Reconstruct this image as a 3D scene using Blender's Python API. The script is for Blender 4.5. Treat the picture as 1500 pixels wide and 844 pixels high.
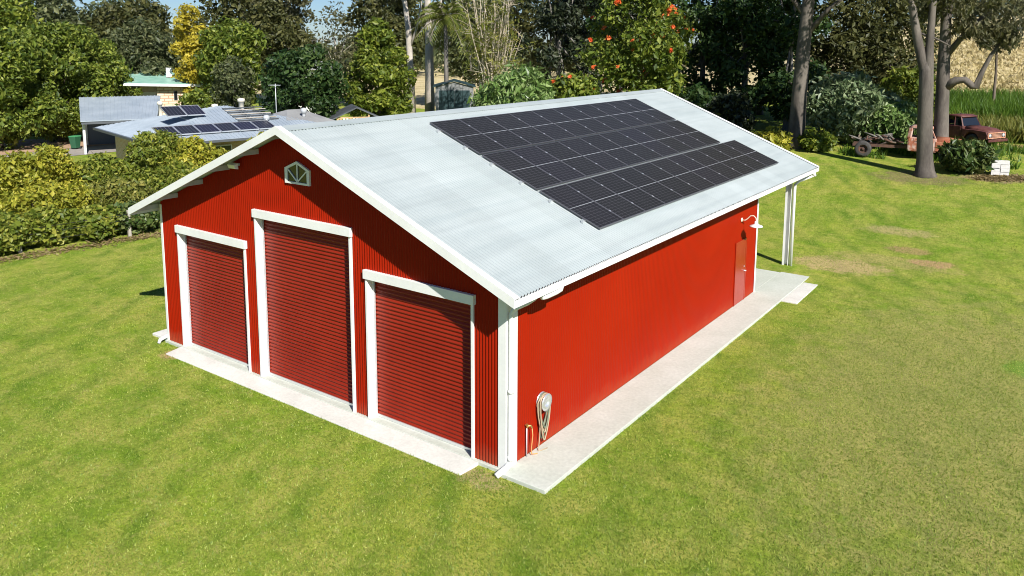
import bpy, math
import numpy as np
from mathutils import Vector
for o in list(bpy.data.objects): bpy.data.objects.remove(o)
S = bpy.context.scene; COL = S.collection
# ------------------------------------------------------------- camera, light
cam = bpy.data.cameras.new('camera'); co = bpy.data.objects.new('camera', cam); COL.objects.link(co)
co.location = (8.729, -11.905, 8.332)
YAW, PITCH, ROLL = math.radians(-35.833), math.radians(-8.217), math.radians(0.195)
fw = Vector((math.sin(YAW)*math.cos(PITCH), math.cos(YAW)*math.cos(PITCH), math.sin(PITCH)))
from mathutils import Matrix
rt = Vector((math.cos(YAW), -math.sin(YAW), 0)); upv = rt.cross(fw)
r2 = rt*math.cos(ROLL)+upv*math.sin(ROLL); u2 = -rt*math.sin(ROLL)+upv*math.cos(ROLL)
co.matrix_world = Matrix((( r2.x,u2.x,-fw.x,co.location.x),(r2.y,u2.y,-fw.y,co.location.y),(r2.z,u2.z,-fw.z,co.location.z),(0,0,0,1)))
cam.sensor_width = 36; cam.lens = 1170.06/1500*36; cam.shift_y = -(422-233.645)/1500
cam.clip_start = .1; cam.clip_end = 5000; S.camera = co
SUN = Vector((4.28, -2.47, 3.75)).normalized()
W = bpy.data.worlds.new('World'); S.world = W; W.use_nodes = True
nt = W.node_tree; bg = nt.nodes['Background']
sky = nt.nodes.new('ShaderNodeTexSky'); sky.sky_type = 'NISHITA'; sky.sun_disc = False
sky.sun_elevation = math.asin(SUN.z); sky.sun_rotation = math.atan2(SUN.x, SUN.y); sky.air_density = 1.0; sky.dust_density = .15; sky.ozone_density = 2.5
tint = nt.nodes.new('ShaderNodeMix'); tint.data_type = 'RGBA'; tint.blend_type = 'MULTIPLY'; tint.inputs[0].default_value = 1; tint.inputs[7].default_value = (.70,.90,1.25,1)
nt.links.new(sky.outputs[0], tint.inputs[6]); nt.links.new(tint.outputs[2], bg.inputs[0]); bg.inputs[1].default_value = .05
sl = bpy.data.lights.new('sun', 'SUN'); sl.energy = 5.0; sl.angle = math.radians(.5); sl.color = (1, .965, .90)
so = bpy.data.objects.new('sun', sl); COL.objects.link(so); so.rotation_euler = (-SUN).to_track_quat('-Z', 'Y').to_euler(); so.location = (30, -20, 40)
S.view_settings.view_transform = 'Standard'; S.view_settings.look = 'None'; S.view_settings.exposure = .62; S.view_settings.gamma = 1
S.render.engine = 'CYCLES'; S.cycles.filter_width = 1.0; S.render.resolution_x = 1024; S.render.resolution_y = 576

# ------------------------------------------------------------- materials
def mat(name, col=(.5,.5,.5), rough=.6, metal=0, spec=.5):
    m = bpy.data.materials.new(name); m.use_nodes = True
    b = m.node_tree.nodes['Principled BSDF']
    b.inputs['Base Color'].default_value = (*col, 1); b.inputs['Roughness'].default_value = rough
    b.inputs['Metallic'].default_value = metal; b.inputs['Specular IOR Level'].default_value = spec
    return m
def N(m, t, **kw):
    n = m.node_tree.nodes.new(t)
    for k, v in kw.items():
        if k in n.inputs: n.inputs[k].default_value = v
        else: setattr(n, k, v)
    return n
def L(m, a, b): m.node_tree.links.new(a, b)
def bsdf(m): return m.node_tree.nodes['Principled BSDF']
def ramp(m, fac, stops, interp='LINEAR'):
    r = N(m, 'ShaderNodeValToRGB'); e = r.color_ramp.elements; r.color_ramp.interpolation = interp
    while len(e) < len(stops): e.new(.5)
    for i, (p, c) in enumerate(stops):
        e[i].position = p; e[i].color = (*c, 1) if not isinstance(c, (int, float)) else (c, c, c, 1)
    L(m, fac, r.inputs[0]); return r.outputs[0]
def mix(m, fac, a, b, blend='MIX'):
    n = N(m, 'ShaderNodeMix', data_type='RGBA', blend_type=blend)
    for s, v in ((0, fac), (6, a), (7, b)):
        if hasattr(v, 'links'): L(m, v, n.inputs[s])
        elif isinstance(v, (int, float)): n.inputs[s].default_value = v if s == 0 else (v, v, v, 1)
        else: n.inputs[s].default_value = (*v, 1)
    return n.outputs[2]
def math_(m, op, a, b=0., c=None):
    n = N(m, 'ShaderNodeMath', operation=op)
    for i, v in enumerate((a, b, c)):
        if v is None: continue
        if hasattr(v, 'links'): L(m, v, n.inputs[i])
        else: n.inputs[i].default_value = v
    return n.outputs[0]
def noise(m, vec, scale, detail=4, rough=.55, dist=0.):
    n = N(m, 'ShaderNodeTexNoise', Scale=scale, Detail=detail, Roughness=rough, Distortion=dist)
    if vec is not None: L(m, vec, n.inputs['Vector'])
    return n.outputs['Fac']
def pos(m): return N(m, 'ShaderNodeNewGeometry').outputs['Position']
def ocoord(m): return N(m, 'ShaderNodeTexCoord').outputs['Object']
def bump(m, h, strength, dist=.02):
    b = N(m, 'ShaderNodeBump', Strength=strength, Distance=dist); L(m, h, b.inputs['Height']); L(m, b.outputs[0], bsdf(m).inputs['Normal'])
def scaled(m, v, s):
    n = N(m, 'ShaderNodeVectorMath', operation='MULTIPLY'); L(m, v, n.inputs[0]); n.inputs[1].default_value = s; return n.outputs[0]
def worn(name, c1, c2, scale=3., rough=.6, metal=0, spec=.5, lo=.35, hi=.65, stretch=(1,1,1), fine=.0, bs=0.):
    m = mat(name, c1, rough, metal, spec); p = scaled(m, pos(m), stretch)
    f = noise(m, p, scale, 6, .6)
    c = ramp(m, f, [(lo, c1), (hi, c2)])
    if fine: c = mix(m, fine, c, ramp(m, noise(m, p, scale*14, 3), [(.3, .25), (.7, 1.)]), 'MULTIPLY')
    L(m, c, bsdf(m).inputs['Base Color'])
    if bs: bump(m, noise(m, p, scale*10, 4), bs)
    return m
M = {}
M['red'] = worn('barn_red', (.275,.0105,.0012), (.305,.0135,.0018), .35, .5, spec=.10)
M['red_roller'] = worn('roller_red', (.20,.0135,.0035), (.24,.018,.005), 1.0, .36, spec=.26)
M['red_door'] = worn('red_door_paint', (.275,.011,.002), (.33,.022,.008), .8, .22, spec=.6)
M['white'] = worn('white_steel', (.74,.74,.72), (.82,.82,.80), 1.2, .4, fine=.06)
M['zinc'] = mat('zinc_roof', (.40,.44,.46), .5, .1, .3)
def zinc():
    m = M['zinc']; p = pos(m)
    f = noise(m, scaled(m, p, (.8,.25,.8)), 1.6, 6, .65)
    c = ramp(m, f, [(.3, (.34,.38,.378)), (.7, (.405,.445,.442))])
    g = noise(m, scaled(m, p, (3.2,.12,3.2)), 1.1, 3, .5)
    c = mix(m, .35, c, ramp(m, g, [(.38, (.78,.82,.84)), (.55, (1,1,1))]), 'MULTIPLY')
    sx = N(m, 'ShaderNodeSeparateXYZ'); L(m, p, sx.inputs[0])
    fr = math_(m, 'ABSOLUTE', math_(m, 'SUBTRACT', math_(m, 'FRACT', math_(m, 'ADD', math_(m, 'DIVIDE', sx.outputs[0], .93), math_(m, 'ADD', 50., math_(m, 'MULTIPLY', noise(m, scaled(m, p, (1,.4,1)), .8, 3), .25)))), .5))
    c = mix(m, ramp(m, fr, [(.0, .22), (.12, .0)]), c, (.27,.30,.305))
    L(m, c, bsdf(m).inputs['Base Color'])
zinc()
def sheets(m, ax, amt, dirt=None):
    # sheet-to-sheet tone (0.76 m cover) and dust splashed up from the ground
    src = bsdf(m).inputs['Base Color'].links[0].from_socket; p = pos(m); s = N(m, 'ShaderNodeSeparateXYZ'); L(m, p, s.inputs[0])
    w = N(m, 'ShaderNodeTexWhiteNoise', noise_dimensions='1D'); L(m, math_(m, 'FLOOR', math_(m, 'DIVIDE', s.outputs[ax], .762)), w.inputs['W'])
    c = mix(m, 1., src, ramp(m, w.outputs['Value'], [(0, 1-amt), (1, 1.)]), 'MULTIPLY')
    if dirt:
        h = math_(m, 'ADD', s.outputs[2], math_(m, 'MULTIPLY', math_(m, 'SUBTRACT', noise(m, p, 2.2, 5, .7), .5), .7))
        c = mix(m, ramp(m, h, [(.0, .35), (.36, .0)]), c, dirt)
    L(m, c, bsdf(m).inputs['Base Color'])
sheets(M['zinc'], 1, .07)
M['red_side'] = worn('barn_red_side', (.275,.0105,.0012), (.305,.0135,.0018), .35, .5, spec=.10); sheets(M['red_side'], 1, .02, (.32,.07,.03))
M['red_front'] = worn('barn_red_front', (.265,.0100,.0012), (.295,.0130,.0018), .35, .5, spec=.10); sheets(M['red_front'], 0, .06, (.30,.10,.05))
M['galv'] = worn('galvanised_steel', (.50,.53,.55), (.60,.62,.63), 5., .45, .3)
M['dark_steel'] = mat('dark_steel', (.10,.11,.12), .5, .3)
M['black'] = mat('black_plastic', (.02,.02,.022), .5)
M['alu'] = mat('aluminium', (.75,.76,.77), .3, .7)
M['glass'] = mat('window_glass', (.012,.014,.016), .05, 0, .8)
M['concrete'] = worn('concrete', (.49,.515,.44), (.57,.59,.52), .9, .8, fine=.2, bs=.15)
M['concrete_pale'] = worn('concrete_pale', (.60,.585,.53), (.71,.69,.63), 1.3, .8, fine=.18, bs=.15)
M['asphalt'] = worn('driveway_grey', (.30,.27,.25), (.40,.35,.31), .3, .9, fine=.3)
M['timber'] = worn('raw_timber', (.42,.27,.14), (.55,.38,.22), 2., .8)
M['grey_timber'] = worn('grey_timber', (.32,.29,.24), (.45,.41,.35), 3., .85)
M['rust_dark'] = worn('dark_rust', (.07,.04,.03), (.16,.08,.05), 4., .85, fine=.4)
M['rust'] = worn('rusty_paint', (.34,.10,.05), (.50,.20,.11), 2.2, .75, spec=.3, fine=.45)
M['rust_pale'] = worn('rusty_faded_paint', (.55,.40,.33), (.38,.13,.07), 3.0, .75, spec=.3, lo=.42, hi=.58, fine=.3)
M['maroon'] = worn('rusty_maroon', (.08,.024,.024), (.17,.06,.045), 3.4, .6, spec=.4, fine=.45)
M['rust_orange'] = worn('orange_rust', (.48,.20,.10), (.62,.36,.25), 5., .8, fine=.3)
M['rubber'] = worn('old_tyre', (.035,.033,.03), (.07,.065,.06), 6., .85)
M['green_steel'] = mat('dark_green_steel', (.018,.045,.048), .5)
M['shed_grey'] = worn('shed_grey_steel', (.16,.17,.17), (.24,.24,.235), 2., .5)
M['bin'] = mat('green_bin_plastic', (.025,.10,.05), .5)
M['block'] = worn('pale_block', (.66,.64,.60), (.78,.76,.73), 6., .9, fine=.3, bs=.3)
M['house_roof'] = worn('blue_grey_roof', (.28,.33,.38), (.36,.41,.46), .8, .45, fine=.12)
M['house_roof_dark'] = worn('dull_grey_roof', (.24,.24,.24), (.32,.32,.31), .9, .5, fine=.12)
M['green_roof'] = worn('green_roof', (.18,.38,.30), (.32,.50,.42), 1.2, .5)
M['dark_roof'] = worn('charcoal_roof', (.045,.05,.055), (.09,.10,.11), 1.5, .6)
M['hose_a'] = mat('tan_hose', (.40,.31,.20), .5); M['hose_b'] = mat('green_grey_hose', (.16,.19,.13), .5)
M['brass'] = mat('brass', (.55,.38,.12), .35, .8)
M['soil'] = worn('leaf_litter', (.14,.09,.05), (.28,.19,.11), 3., .95, fine=.5)
M['cream'] = mat('cream_paint', (.72,.66,.52), .6)

def brickmat(name, c1, c2, mortar, scale=1.):
    m = mat(name, c1, .85); t = N(m, 'ShaderNodeTexBrick', Scale=1.)
    p = ocoord(m); sx = N(m, 'ShaderNodeSeparateXYZ'); L(m, p, sx.inputs[0])
    cb = N(m, 'ShaderNodeCombineXYZ'); L(m, math_(m, 'ADD', sx.outputs[0], sx.outputs[1]), cb.inputs[0]); L(m, sx.outputs[2], cb.inputs[1])
    L(m, cb.outputs[0], t.inputs['Vector'])
    t.inputs['Color1'].default_value = (*c1,1); t.inputs['Color2'].default_value = (*c2,1); t.inputs['Mortar'].default_value = (*mortar,1)
    t.inputs['Brick Width'].default_value = .24*scale; t.inputs['Row Height'].default_value = .086*scale; t.inputs['Mortar Size'].default_value = .012*scale
    L(m, t.outputs[0], bsdf(m).inputs['Base Color']); return m
M['brick'] = brickmat('tan_brick', (.50,.30,.18), (.62,.42,.28), (.60,.52,.44))
M['stone'] = brickmat('pale_stone', (.66,.50,.34), (.74,.62,.46), (.42,.24,.15), 3.)

def pvmat(name, cols, rows, pw, pl, cell, line, mid=True):
    """panel face: silver busbar grid printed under glass; object space, x 0..pw, y 0..pl"""
    m = mat(name, cell, .3, 0, .07); p = ocoord(m); s = N(m, 'ShaderNodeSeparateXYZ'); L(m, p, s.inputs[0])
    def grid(v, step, w):
        f = math_(m, 'FRACT', math_(m, 'ADD', math_(m, 'DIVIDE', v, step), 100.)); f = math_(m, 'ABSOLUTE', math_(m, 'SUBTRACT', f, .5))
        return math_(m, 'GREATER_THAN', f, .5-w/step/2)
    g = math_(m, 'MAXIMUM', grid(s.outputs[0], pw/cols, .010), grid(s.outputs[1], pl/rows, .010))
    rnd = N(m, 'ShaderNodeObjectInfo').outputs['Random']
    base = ramp(m, rnd, [(0, cell), (.5, tuple(c*1.15 for c in cell)), (1, (cell[0]*1.25, cell[1]*1.2, cell[2]*1.6))])
    fn = noise(m, scaled(m, p, (1,1,1)), 2.2, 4); base = mix(m, ramp(m, fn, [(.45, 0.), (.8, .25)]), base, (.03,.03,.031))
    c = mix(m, g, base, line)
    if mid:
        md = math_(m, 'LESS_THAN', math_(m, 'ABSOLUTE', math_(m, 'SUBTRACT', s.outputs[1], pl/2)), .011); c = mix(m, md, c, (.30,.31,.32))
    L(m, c, bsdf(m).inputs['Base Color']); return m
M['pv'] = pvmat('solar_cells', 6, 18, 1.157, 1.81, (.0115,.0108,.0098), (.115,.112,.108))
M['pv_old'] = pvmat('old_solar_cells', 5, 1, 1.12, 1.5, (.016,.017,.025), (.30,.31,.33), False)

def leafmat(name, c1, c2, c3, trans=.3, rough=.5):
    m = mat(name, c1, rough, 0, .35)
    r = N(m, 'ShaderNodeNewGeometry').outputs['Random Per Island']
    c = ramp(m, r, [(0, c1), (.55, c2), (1, c3)])
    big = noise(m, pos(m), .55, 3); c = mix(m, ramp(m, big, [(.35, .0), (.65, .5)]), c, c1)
    L(m, c, bsdf(m).inputs['Base Color'])
    t = N(m, 'ShaderNodeBsdfTranslucent'); L(m, mix(m, .35, c, (c3[0]*1.2, c3[1]*1.2, c3[2])), t.inputs[0])
    x = N(m, 'ShaderNodeMixShader'); x.inputs[0].default_value = trans
    L(m, bsdf(m).outputs[0], x.inputs[1]); L(m, t.outputs[0], x.inputs[2]); L(m, x.outputs[0], m.node_tree.nodes['Material Output'].inputs[0])
    return m
LF = {
 'yellowgreen': leafmat('leaf_yellow_green', (.14,.17,.015), (.34,.33,.03), (.58,.50,.07)),
 'hedge': leafmat('leaf_hedge', (.07,.11,.013), (.20,.24,.026), (.42,.40,.07)),
 'yellow': leafmat('leaf_yellow', (.28,.24,.02), (.45,.36,.03), (.60,.50,.06)),
 'mid': leafmat('leaf_mid_green', (.035,.065,.008), (.14,.19,.018), (.33,.36,.06)),
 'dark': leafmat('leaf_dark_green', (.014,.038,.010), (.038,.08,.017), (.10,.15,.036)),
 'bright': leafmat('leaf_bright', (.05,.085,.010), (.15,.20,.018), (.32,.34,.05)),
 'grey': leafmat('leaf_grey_green', (.035,.05,.02), (.10,.12,.045), (.22,.23,.10)),
 'olive': leafmat('leaf_olive', (.04,.048,.015), (.085,.09,.026), (.16,.15,.045)),
 'gum': leafmat('leaf_gum', (.05,.055,.025), (.11,.11,.045), (.21,.19,.085)),
 'mango': leafmat('leaf_mango', (.06,.12,.022), (.18,.27,.07), (.38,.46,.19), .2, .35),
 'silver': leafmat('leaf_silver_green', (.06,.10,.04), (.19,.25,.11), (.38,.43,.24), .2, .4),
 'ivy': leafmat('leaf_ivy', (.025,.055,.012), (.08,.12,.026), (.23,.25,.08), .2, .4),
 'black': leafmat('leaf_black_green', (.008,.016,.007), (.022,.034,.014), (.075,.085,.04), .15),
 'palm': leafmat('leaf_palm', (.07,.10,.02), (.15,.18,.03), (.25,.26,.05)),
 'flower': leafmat('flower_orange', (.65,.07,.02), (.80,.17,.04), (.85,.30,.08), .2),
 'dryleaf': leafmat('leaf_dry', (.16,.11,.05), (.27,.20,.09), (.40,.32,.16)),
 'straw': leafmat('leaf_straw', (.34,.28,.12), (.50,.41,.20), (.62,.52,.30)),
 'weed': leafmat('leaf_weed', (.09,.12,.02), (.19,.20,.035), (.34,.30,.07)),
 'cane': leafmat('leaf_tall_grass', (.05,.11,.010), (.09,.18,.014), (.16,.25,.025)),
 'lawn': leafmat('leaf_lawn', (.11,.19,.014), (.23,.31,.028), (.48,.50,.12), .3),
}
def bark(name, c1, c2, sc=2.):
    return worn(name, c1, c2, sc, .85, stretch=(1,1,.25), fine=.35, bs=.4)
BK = {'grey': bark('bark_grey', (.12,.11,.095), (.22,.20,.175)), 'pale': bark('bark_pale', (.36,.32,.27), (.58,.52,.44)),
      'brown': bark('bark_brown', (.11,.08,.055), (.19,.15,.11)), 'gum': bark('bark_gum', (.06,.048,.04), (.17,.145,.12), 1.6), 'twig': bark('bark_twig', (.42,.35,.24), (.58,.50,.38))}

# ------------------------------------------------------------- mesh helpers
def mesh_np(name, V, F, m, smooth=False):
    V = np.asarray(V, np.float32); F = np.asarray(F, np.int32); k = F.shape[1]
    me = bpy.data.meshes.new(name); me.vertices.add(len(V)); me.vertices.foreach_set('co', V.ravel())
    me.loops.add(F.size); me.loops.foreach_set('vertex_index', F.ravel())
    me.polygons.add(len(F)); me.polygons.foreach_set('loop_start', np.arange(0, F.size, k, dtype=np.int32))
    me.polygons.foreach_set('use_smooth', np.full(len(F), smooth)); me.materials.append(m); me.update(calc_edges=True); me.validate(); return me
class MB:
    def __init__(s): s.v = []; s.f = []; s.sm = []
    def add(s, V, F, smooth=False):
        o = len(s.v); s.v += [tuple(p) for p in V]; s.f += [tuple(i+o for i in f) for f in F]; s.sm += [smooth]*len(F); return s
    def box(s, x0, x1, y0, y1, z0, z1):
        V = [(x,y,z) for z in (z0,z1) for y in (y0,y1) for x in (x0,x1)]
        return s.add(V, [(0,2,3,1),(4,5,7,6),(0,1,5,4),(2,6,7,3),(0,4,6,2),(1,3,7,5)])
    def hexa(s, P):  # 8 points: bottom 4 ccw, top 4 ccw
        return s.add(P, [(3,2,1,0),(4,5,6,7),(0,1,5,4),(1,2,6,5),(2,3,7,6),(3,0,4,7)])
    def bar(s, a, b, w, h=None, up=(0,0,1)):
        a, b = Vector(a), Vector(b); h = h or w; d = (b-a).normalized(); u = Vector(up)
        if abs(d.dot(u)) > .98: u = Vector((1,0,0))
        r = d.cross(u).normalized(); u = r.cross(d); c = [(-1,-1),(1,-1),(1,1),(-1,1)]
        return s.hexa([a+r*x*w/2+u*y*h/2 for x, y in c]+[b+r*x*w/2+u*y*h/2 for x, y in c])
    def tube(s, P, R, n=8, cap=True):
        P = [Vector(p) for p in P]; R = [R]*len(P) if isinstance(R, (int, float)) else R; V = []; F = []
        ref = Vector((0,0,1)); 
        for i, p in enumerate(P):
            d = (P[min(i+1, len(P)-1)]-P[max(i-1, 0)]).normalized()
            if i == 0:
                r = d.cross(ref) if abs(d.z) < .95 else d.cross(Vector((1,0,0)))
            r = (r-d*r.dot(d)).normalized(); q = d.cross(r)
            V += [p+(r*math.cos(t)+q*math.sin(t))*R[i] for t in [2*math.pi*k/n for k in range(n)]]
        for i in range(len(P)-1):
            F += [(i*n+k, i*n+(k+1) % n, (i+1)*n+(k+1) % n, (i+1)*n+k) for k in range(n)]
        if cap: F += [tuple(range(n-1, -1, -1)), tuple(range((len(P)-1)*n, len(P)*n))]
        return s.add(V, F, True)
    def lathe(s, prof, n=20, o=(0,0,0), ax='z'):
        V = []; F = []; m = len(prof)
        for k in range(n):
            t = 2*math.pi*k/n
            for r, z in prof:
                p = (r*math.cos(t), r*math.sin(t), z)
                if ax == 'y': p = (p[0], p[2], p[1])
                if ax == 'x': p = (p[2], p[0], p[1])
                V.append((p[0]+o[0], p[1]+o[1], p[2]+o[2]))
        for k in range(n):
            for j in range(m-1): F.append((k*m+j, ((k+1) % n)*m+j, ((k+1) % n)*m+j+1, k*m+j+1))
        return s.add(V, F, True)
    def prism(s, poly, y0, y1):  # polygon in xz extruded along y
        n = len(poly); V = [(x,y0,z) for x, z in poly]+[(x,y1,z) for x, z in poly]
        F = [tuple(range(n)), tuple(range(2*n-1, n-1, -1))]+[(i, i+n, (i+1) % n+n, (i+1) % n) for i in range(n)]
        return s.add(V, F)
    def loft(s, secs, cap=True, smooth=True):
        n = len(secs[0]); V = [p for q in secs for p in q]; F = []
        for i in range(len(secs)-1): F += [(i*n+k, i*n+(k+1) % n, (i+1)*n+(k+1) % n, (i+1)*n+k) for k in range(n)]
        if cap: F += [tuple(range(n-1, -1, -1)), tuple(range((len(secs)-1)*n, len(secs)*n))]
        return s.add(V, F, smooth)
    def build(s, name, m, parent=None, bevel=0):
        me = bpy.data.meshes.new(name); me.from_pydata(s.v, [], s.f); me.polygons.foreach_set('use_smooth', s.sm); me.materials.append(m); me.update()
        o = link(name, me, parent)
        if bevel:
            b = o.modifiers.new('bevel', 'BEVEL'); b.width = bevel; b.segments = 2; b.limit_method = 'ANGLE'
        return o
def link(name, me, parent=None):
    o = bpy.data.objects.new(name, me); COL.objects.link(o)
    if parent: o.parent = parent
    return o
def tag(o, label=None, cat=None, group=None, kind=None):
    for k, v in (('label', label), ('category', cat), ('group', group), ('kind', kind)):
        if v: o[k] = v
    return o
def thing(name, label, cat, loc=(0,0,0), rz=0, group=None):
    o = bpy.data.objects.new(name, None); COL.objects.link(o); o.location = loc; o.rotation_euler = (0,0,rz); o.empty_display_size = .3
    return tag(o, label, cat, group)

# ------------------------------------------------------------- terrain
def ss(a, b, x):
    t = np.clip((x-a)/(b-a), 0, 1); return t*t*(3-2*t)
def sr(y, a, k): return .5*((y-a)+np.sqrt((y-a)**2+k*k))
def _t(y): return .125*sr(y,20,4)-.08*sr(y,37,5)+.05*sr(y,66,6)-.085*sr(y,190,20)
def terr(x, y): return (_t(y)-_t(0))*ss(-60,-25,x)*ss(5,22,y)-.08
def sheet(name, xs, ys, m, dz=0.):
    X, Y = np.meshgrid(xs, ys); Z = terr(X, Y)+dz; nx, ny = len(xs), len(ys)
    i = np.arange((ny-1)*nx).reshape(ny-1, nx)[:, :-1].ravel()
    F = np.stack([i, i+1, i+nx+1, i+nx], 1)
    return tag(link(name, mesh_np(name, np.stack([X, Y, Z], -1).reshape(-1, 3), F, m, True)), kind='structure')
# lawn material
def lawnmat():
    m = mat('lawn', (.15,.17,.03), .95, 0, .1); p = pos(m)
    s = N(m, 'ShaderNodeSeparateXYZ'); L(m, p, s.inputs[0])
    big = noise(m, p, .16, 5, .6); med = noise(m, p, .9, 5, .65); tuft = noise(m, p, 4.5, 5, .72); fine = noise(m, p, 14., 4, .7); hf = noise(m, p, 60., 3, .7)
    c = ramp(m, big, [(.30, (.140,.245,.018)), (.5, (.215,.300,.026)), (.68, (.305,.320,.046))])
    c = mix(m, ramp(m, med, [(.42, 0.), (.70, .7)]), c, (.37,.325,.09))
    c = mix(m, ramp(m, med, [(.28, .6), (.46, 0.)]), c, (.11,.19,.015))
    # mower passes
    st = math_(m, 'ADD', math_(m, 'MULTIPLY', s.outputs[0], .80), math_(m, 'MULTIPLY', s.outputs[1], .60))
    st = math_(m, 'SINE', math_(m, 'ADD', math_(m, 'MULTIPLY', st, 4.6), math_(m, 'MULTIPLY', noise(m, p, .16, 4), 11.)))
    sm = math_(m, 'MULTIPLY', ramp(m, st, [(0., 0.), (1., 1.)]), ramp(m, noise(m, p, .3, 3), [(.38, .1), (.60, .9)]))
    c = mix(m, sm, c, (.105,.185,.016))
    an = noise(m, scaled(m, p, (.35,1.3,1)), 1.1, 5, .65); c = mix(m, ramp(m, an, [(.44, .0), (.66, .6)]), c, (.36,.335,.078))
    an = noise(m, scaled(m, p, (1.3,.4,1)), .8, 5, .65); c = mix(m, ramp(m, an, [(.36, .6), (.52, .0)]), c, (.105,.19,.014))
    # worn straw patches by the carport corner and under the gum
    def patch(cx, cy, rx, ry, amt, col, c):
        d = math_(m, 'SQRT', math_(m, 'ADD', math_(m, 'POWER', math_(m, 'DIVIDE', math_(m, 'SUBTRACT', s.outputs[0], cx), rx), 2.), math_(m, 'POWER', math_(m, 'DIVIDE', math_(m, 'SUBTRACT', s.outputs[1], cy), ry), 2.)))
        d = math_(m, 'ADD', d, math_(m, 'MULTIPLY', math_(m, 'SUBTRACT', noise(m, p, 1.7, 5, .7), .5), 1.6))
        return mix(m, ramp(m, d, [(.6, amt), (1., 0.)]), c, col)
    c = patch(1.6, 19.2, 2.0, 1.1, .75, (.46,.32,.17), c)
    c = patch(2.6, 24.5, 1.6, .7, .6, (.40,.30,.16), c)
    c = patch(3.2, 20.6, 2.4, .8, .5, (.38,.28,.13), c)
    c = patch(-10.9, -.35, .5, .45, .8, (.45,.28,.16), c)
    c = patch(-.3, -.45, .7, .35, .7, (.35,.27,.14), c)
    c = patch(2.0, 33.6, 2.6, 1.6, .8, (.20,.15,.08), c)
    c = patch(5.3, 34.9, 2.2, 1.0, .85, (.26,.18,.11), c)
    c = patch(6.8, 9., 5.0, 10., .6, (.31,.27,.10), c); c = patch(4.5, 21.0, 1.1, .5, .8, (.42,.25,.14), c); c = patch(3.4, 22.2, 1.0, .5, .7, (.36,.22,.12), c); c = patch(7.9, 12.2, .5, .8, .7, (.11,.26,.02), c)
    c = patch(4.5, 44.5, 3., 1.0, .8, (.42,.25,.13), c)
    c = mix(m, ramp(m, tuft, [(.54, 0.), (.70, .65)]), c, (.36,.335,.10)); c = mix(m, ramp(m, tuft, [(.32, .7), (.46, 0.)]), c, (.085,.145,.012))
    c = mix(m, .6, c, ramp(m, fine, [(.3, .55), (.52, 1.1), (.75, 1.7)]), 'MULTIPLY')
    c = mix(m, .45, c, ramp(m, hf, [(.3, .4), (.52, 1.1), (.75, 1.7)]), 'MULTIPLY')
    L(m, c, bsdf(m).inputs['Base Color'])
    bump(m, math_(m, 'ADD', hf, fine), .8, .03); return m
def haymat():
    m = mat('dry_paddock', (.5,.4,.2), .95, 0, .1); p = scaled(m, pos(m), (1,.5,1))
    c = ramp(m, noise(m, p, .25, 7, .7), [(.35, (.44,.36,.17)), (.5, (.60,.49,.26)), (.65, (.68,.57,.34))])
    c = mix(m, ramp(m, noise(m, p, 1.3, 5, .7), [(.55, 0.), (.68, .6)]), c, (.22,.19,.07))
    L(m, c, bsdf(m).inputs['Base Color']); bump(m, noise(m, p, 3., 5, .7), 1., .3); return m
LAWN = lawnmat()
sheet('lawn', np.concatenate([np.arange(-400,-64,12), np.arange(-64,40,2.), np.arange(40,401,12)]), np.concatenate([np.arange(-120,-16,8), np.arange(-16,66.1,2.)]), LAWN)
sheet('paddock', np.arange(-800,801,20.), np.concatenate([np.arange(66,130,4.), np.arange(130,1000,15.)]), haymat())
# driveway
dv = MB(); pts = [(-53.5,11.0),(-52.6,16.5),(-51.6,23.5),(-60.,24.5),(-66.,18.),(-63.,8.)]
dv.add([(x,y,terr(x,y)+.02) for x, y in pts], [tuple(range(6))]); tag(dv.build('driveway', M['asphalt']), kind='structure')
dv = MB(); pts = [(-60.,24.4),(-56.8,24.2),(-57.2,14.),(-58.6,8.),(-66.,6.),(-68.,18.)]
dv.add([(x,y,terr(x,y)+.04) for x, y in pts], [tuple(range(6))]); tag(dv.build('dirt_verge', worn('verge_dirt', (.36,.22,.13), (.46,.31,.2), .6, .95)), kind='structure')
# concrete
c = MB().box(0.0,1.045,-.17,18.45,-.2,0).box(-11.90,0,14.0,18.45,-.2,-.002).box(-11.93,-.0,-.07,.6,-.2,-.004)
c.build('concrete_slab', M['concrete'], None, .012)['kind'] = 'structure'
a = MB().hexa([(-11.12,-.56,-.2),(-.66,-.60,-.2),(-.62,-.072,-.2),(-11.12,-.072,-.2),(-11.10,-.55,-.055),(-.68,-.59,-.055),(-.62,-.072,-.012),(-11.12,-.072,-.012)])
a.build('concrete_apron', M['concrete_pale'], None, .01)['kind'] = 'structure'
MB().box(1.05,1.56,13.95,18.1,-.2,-.02).build('concrete_step', M['concrete_pale'], None, .012)['kind'] = 'structure'
MB().box(-12.75,-11.93,.02,14.4,-.2,-.01).build('concrete_strip', M['concrete_pale'], None, .012)['kind'] = 'structure'

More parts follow.
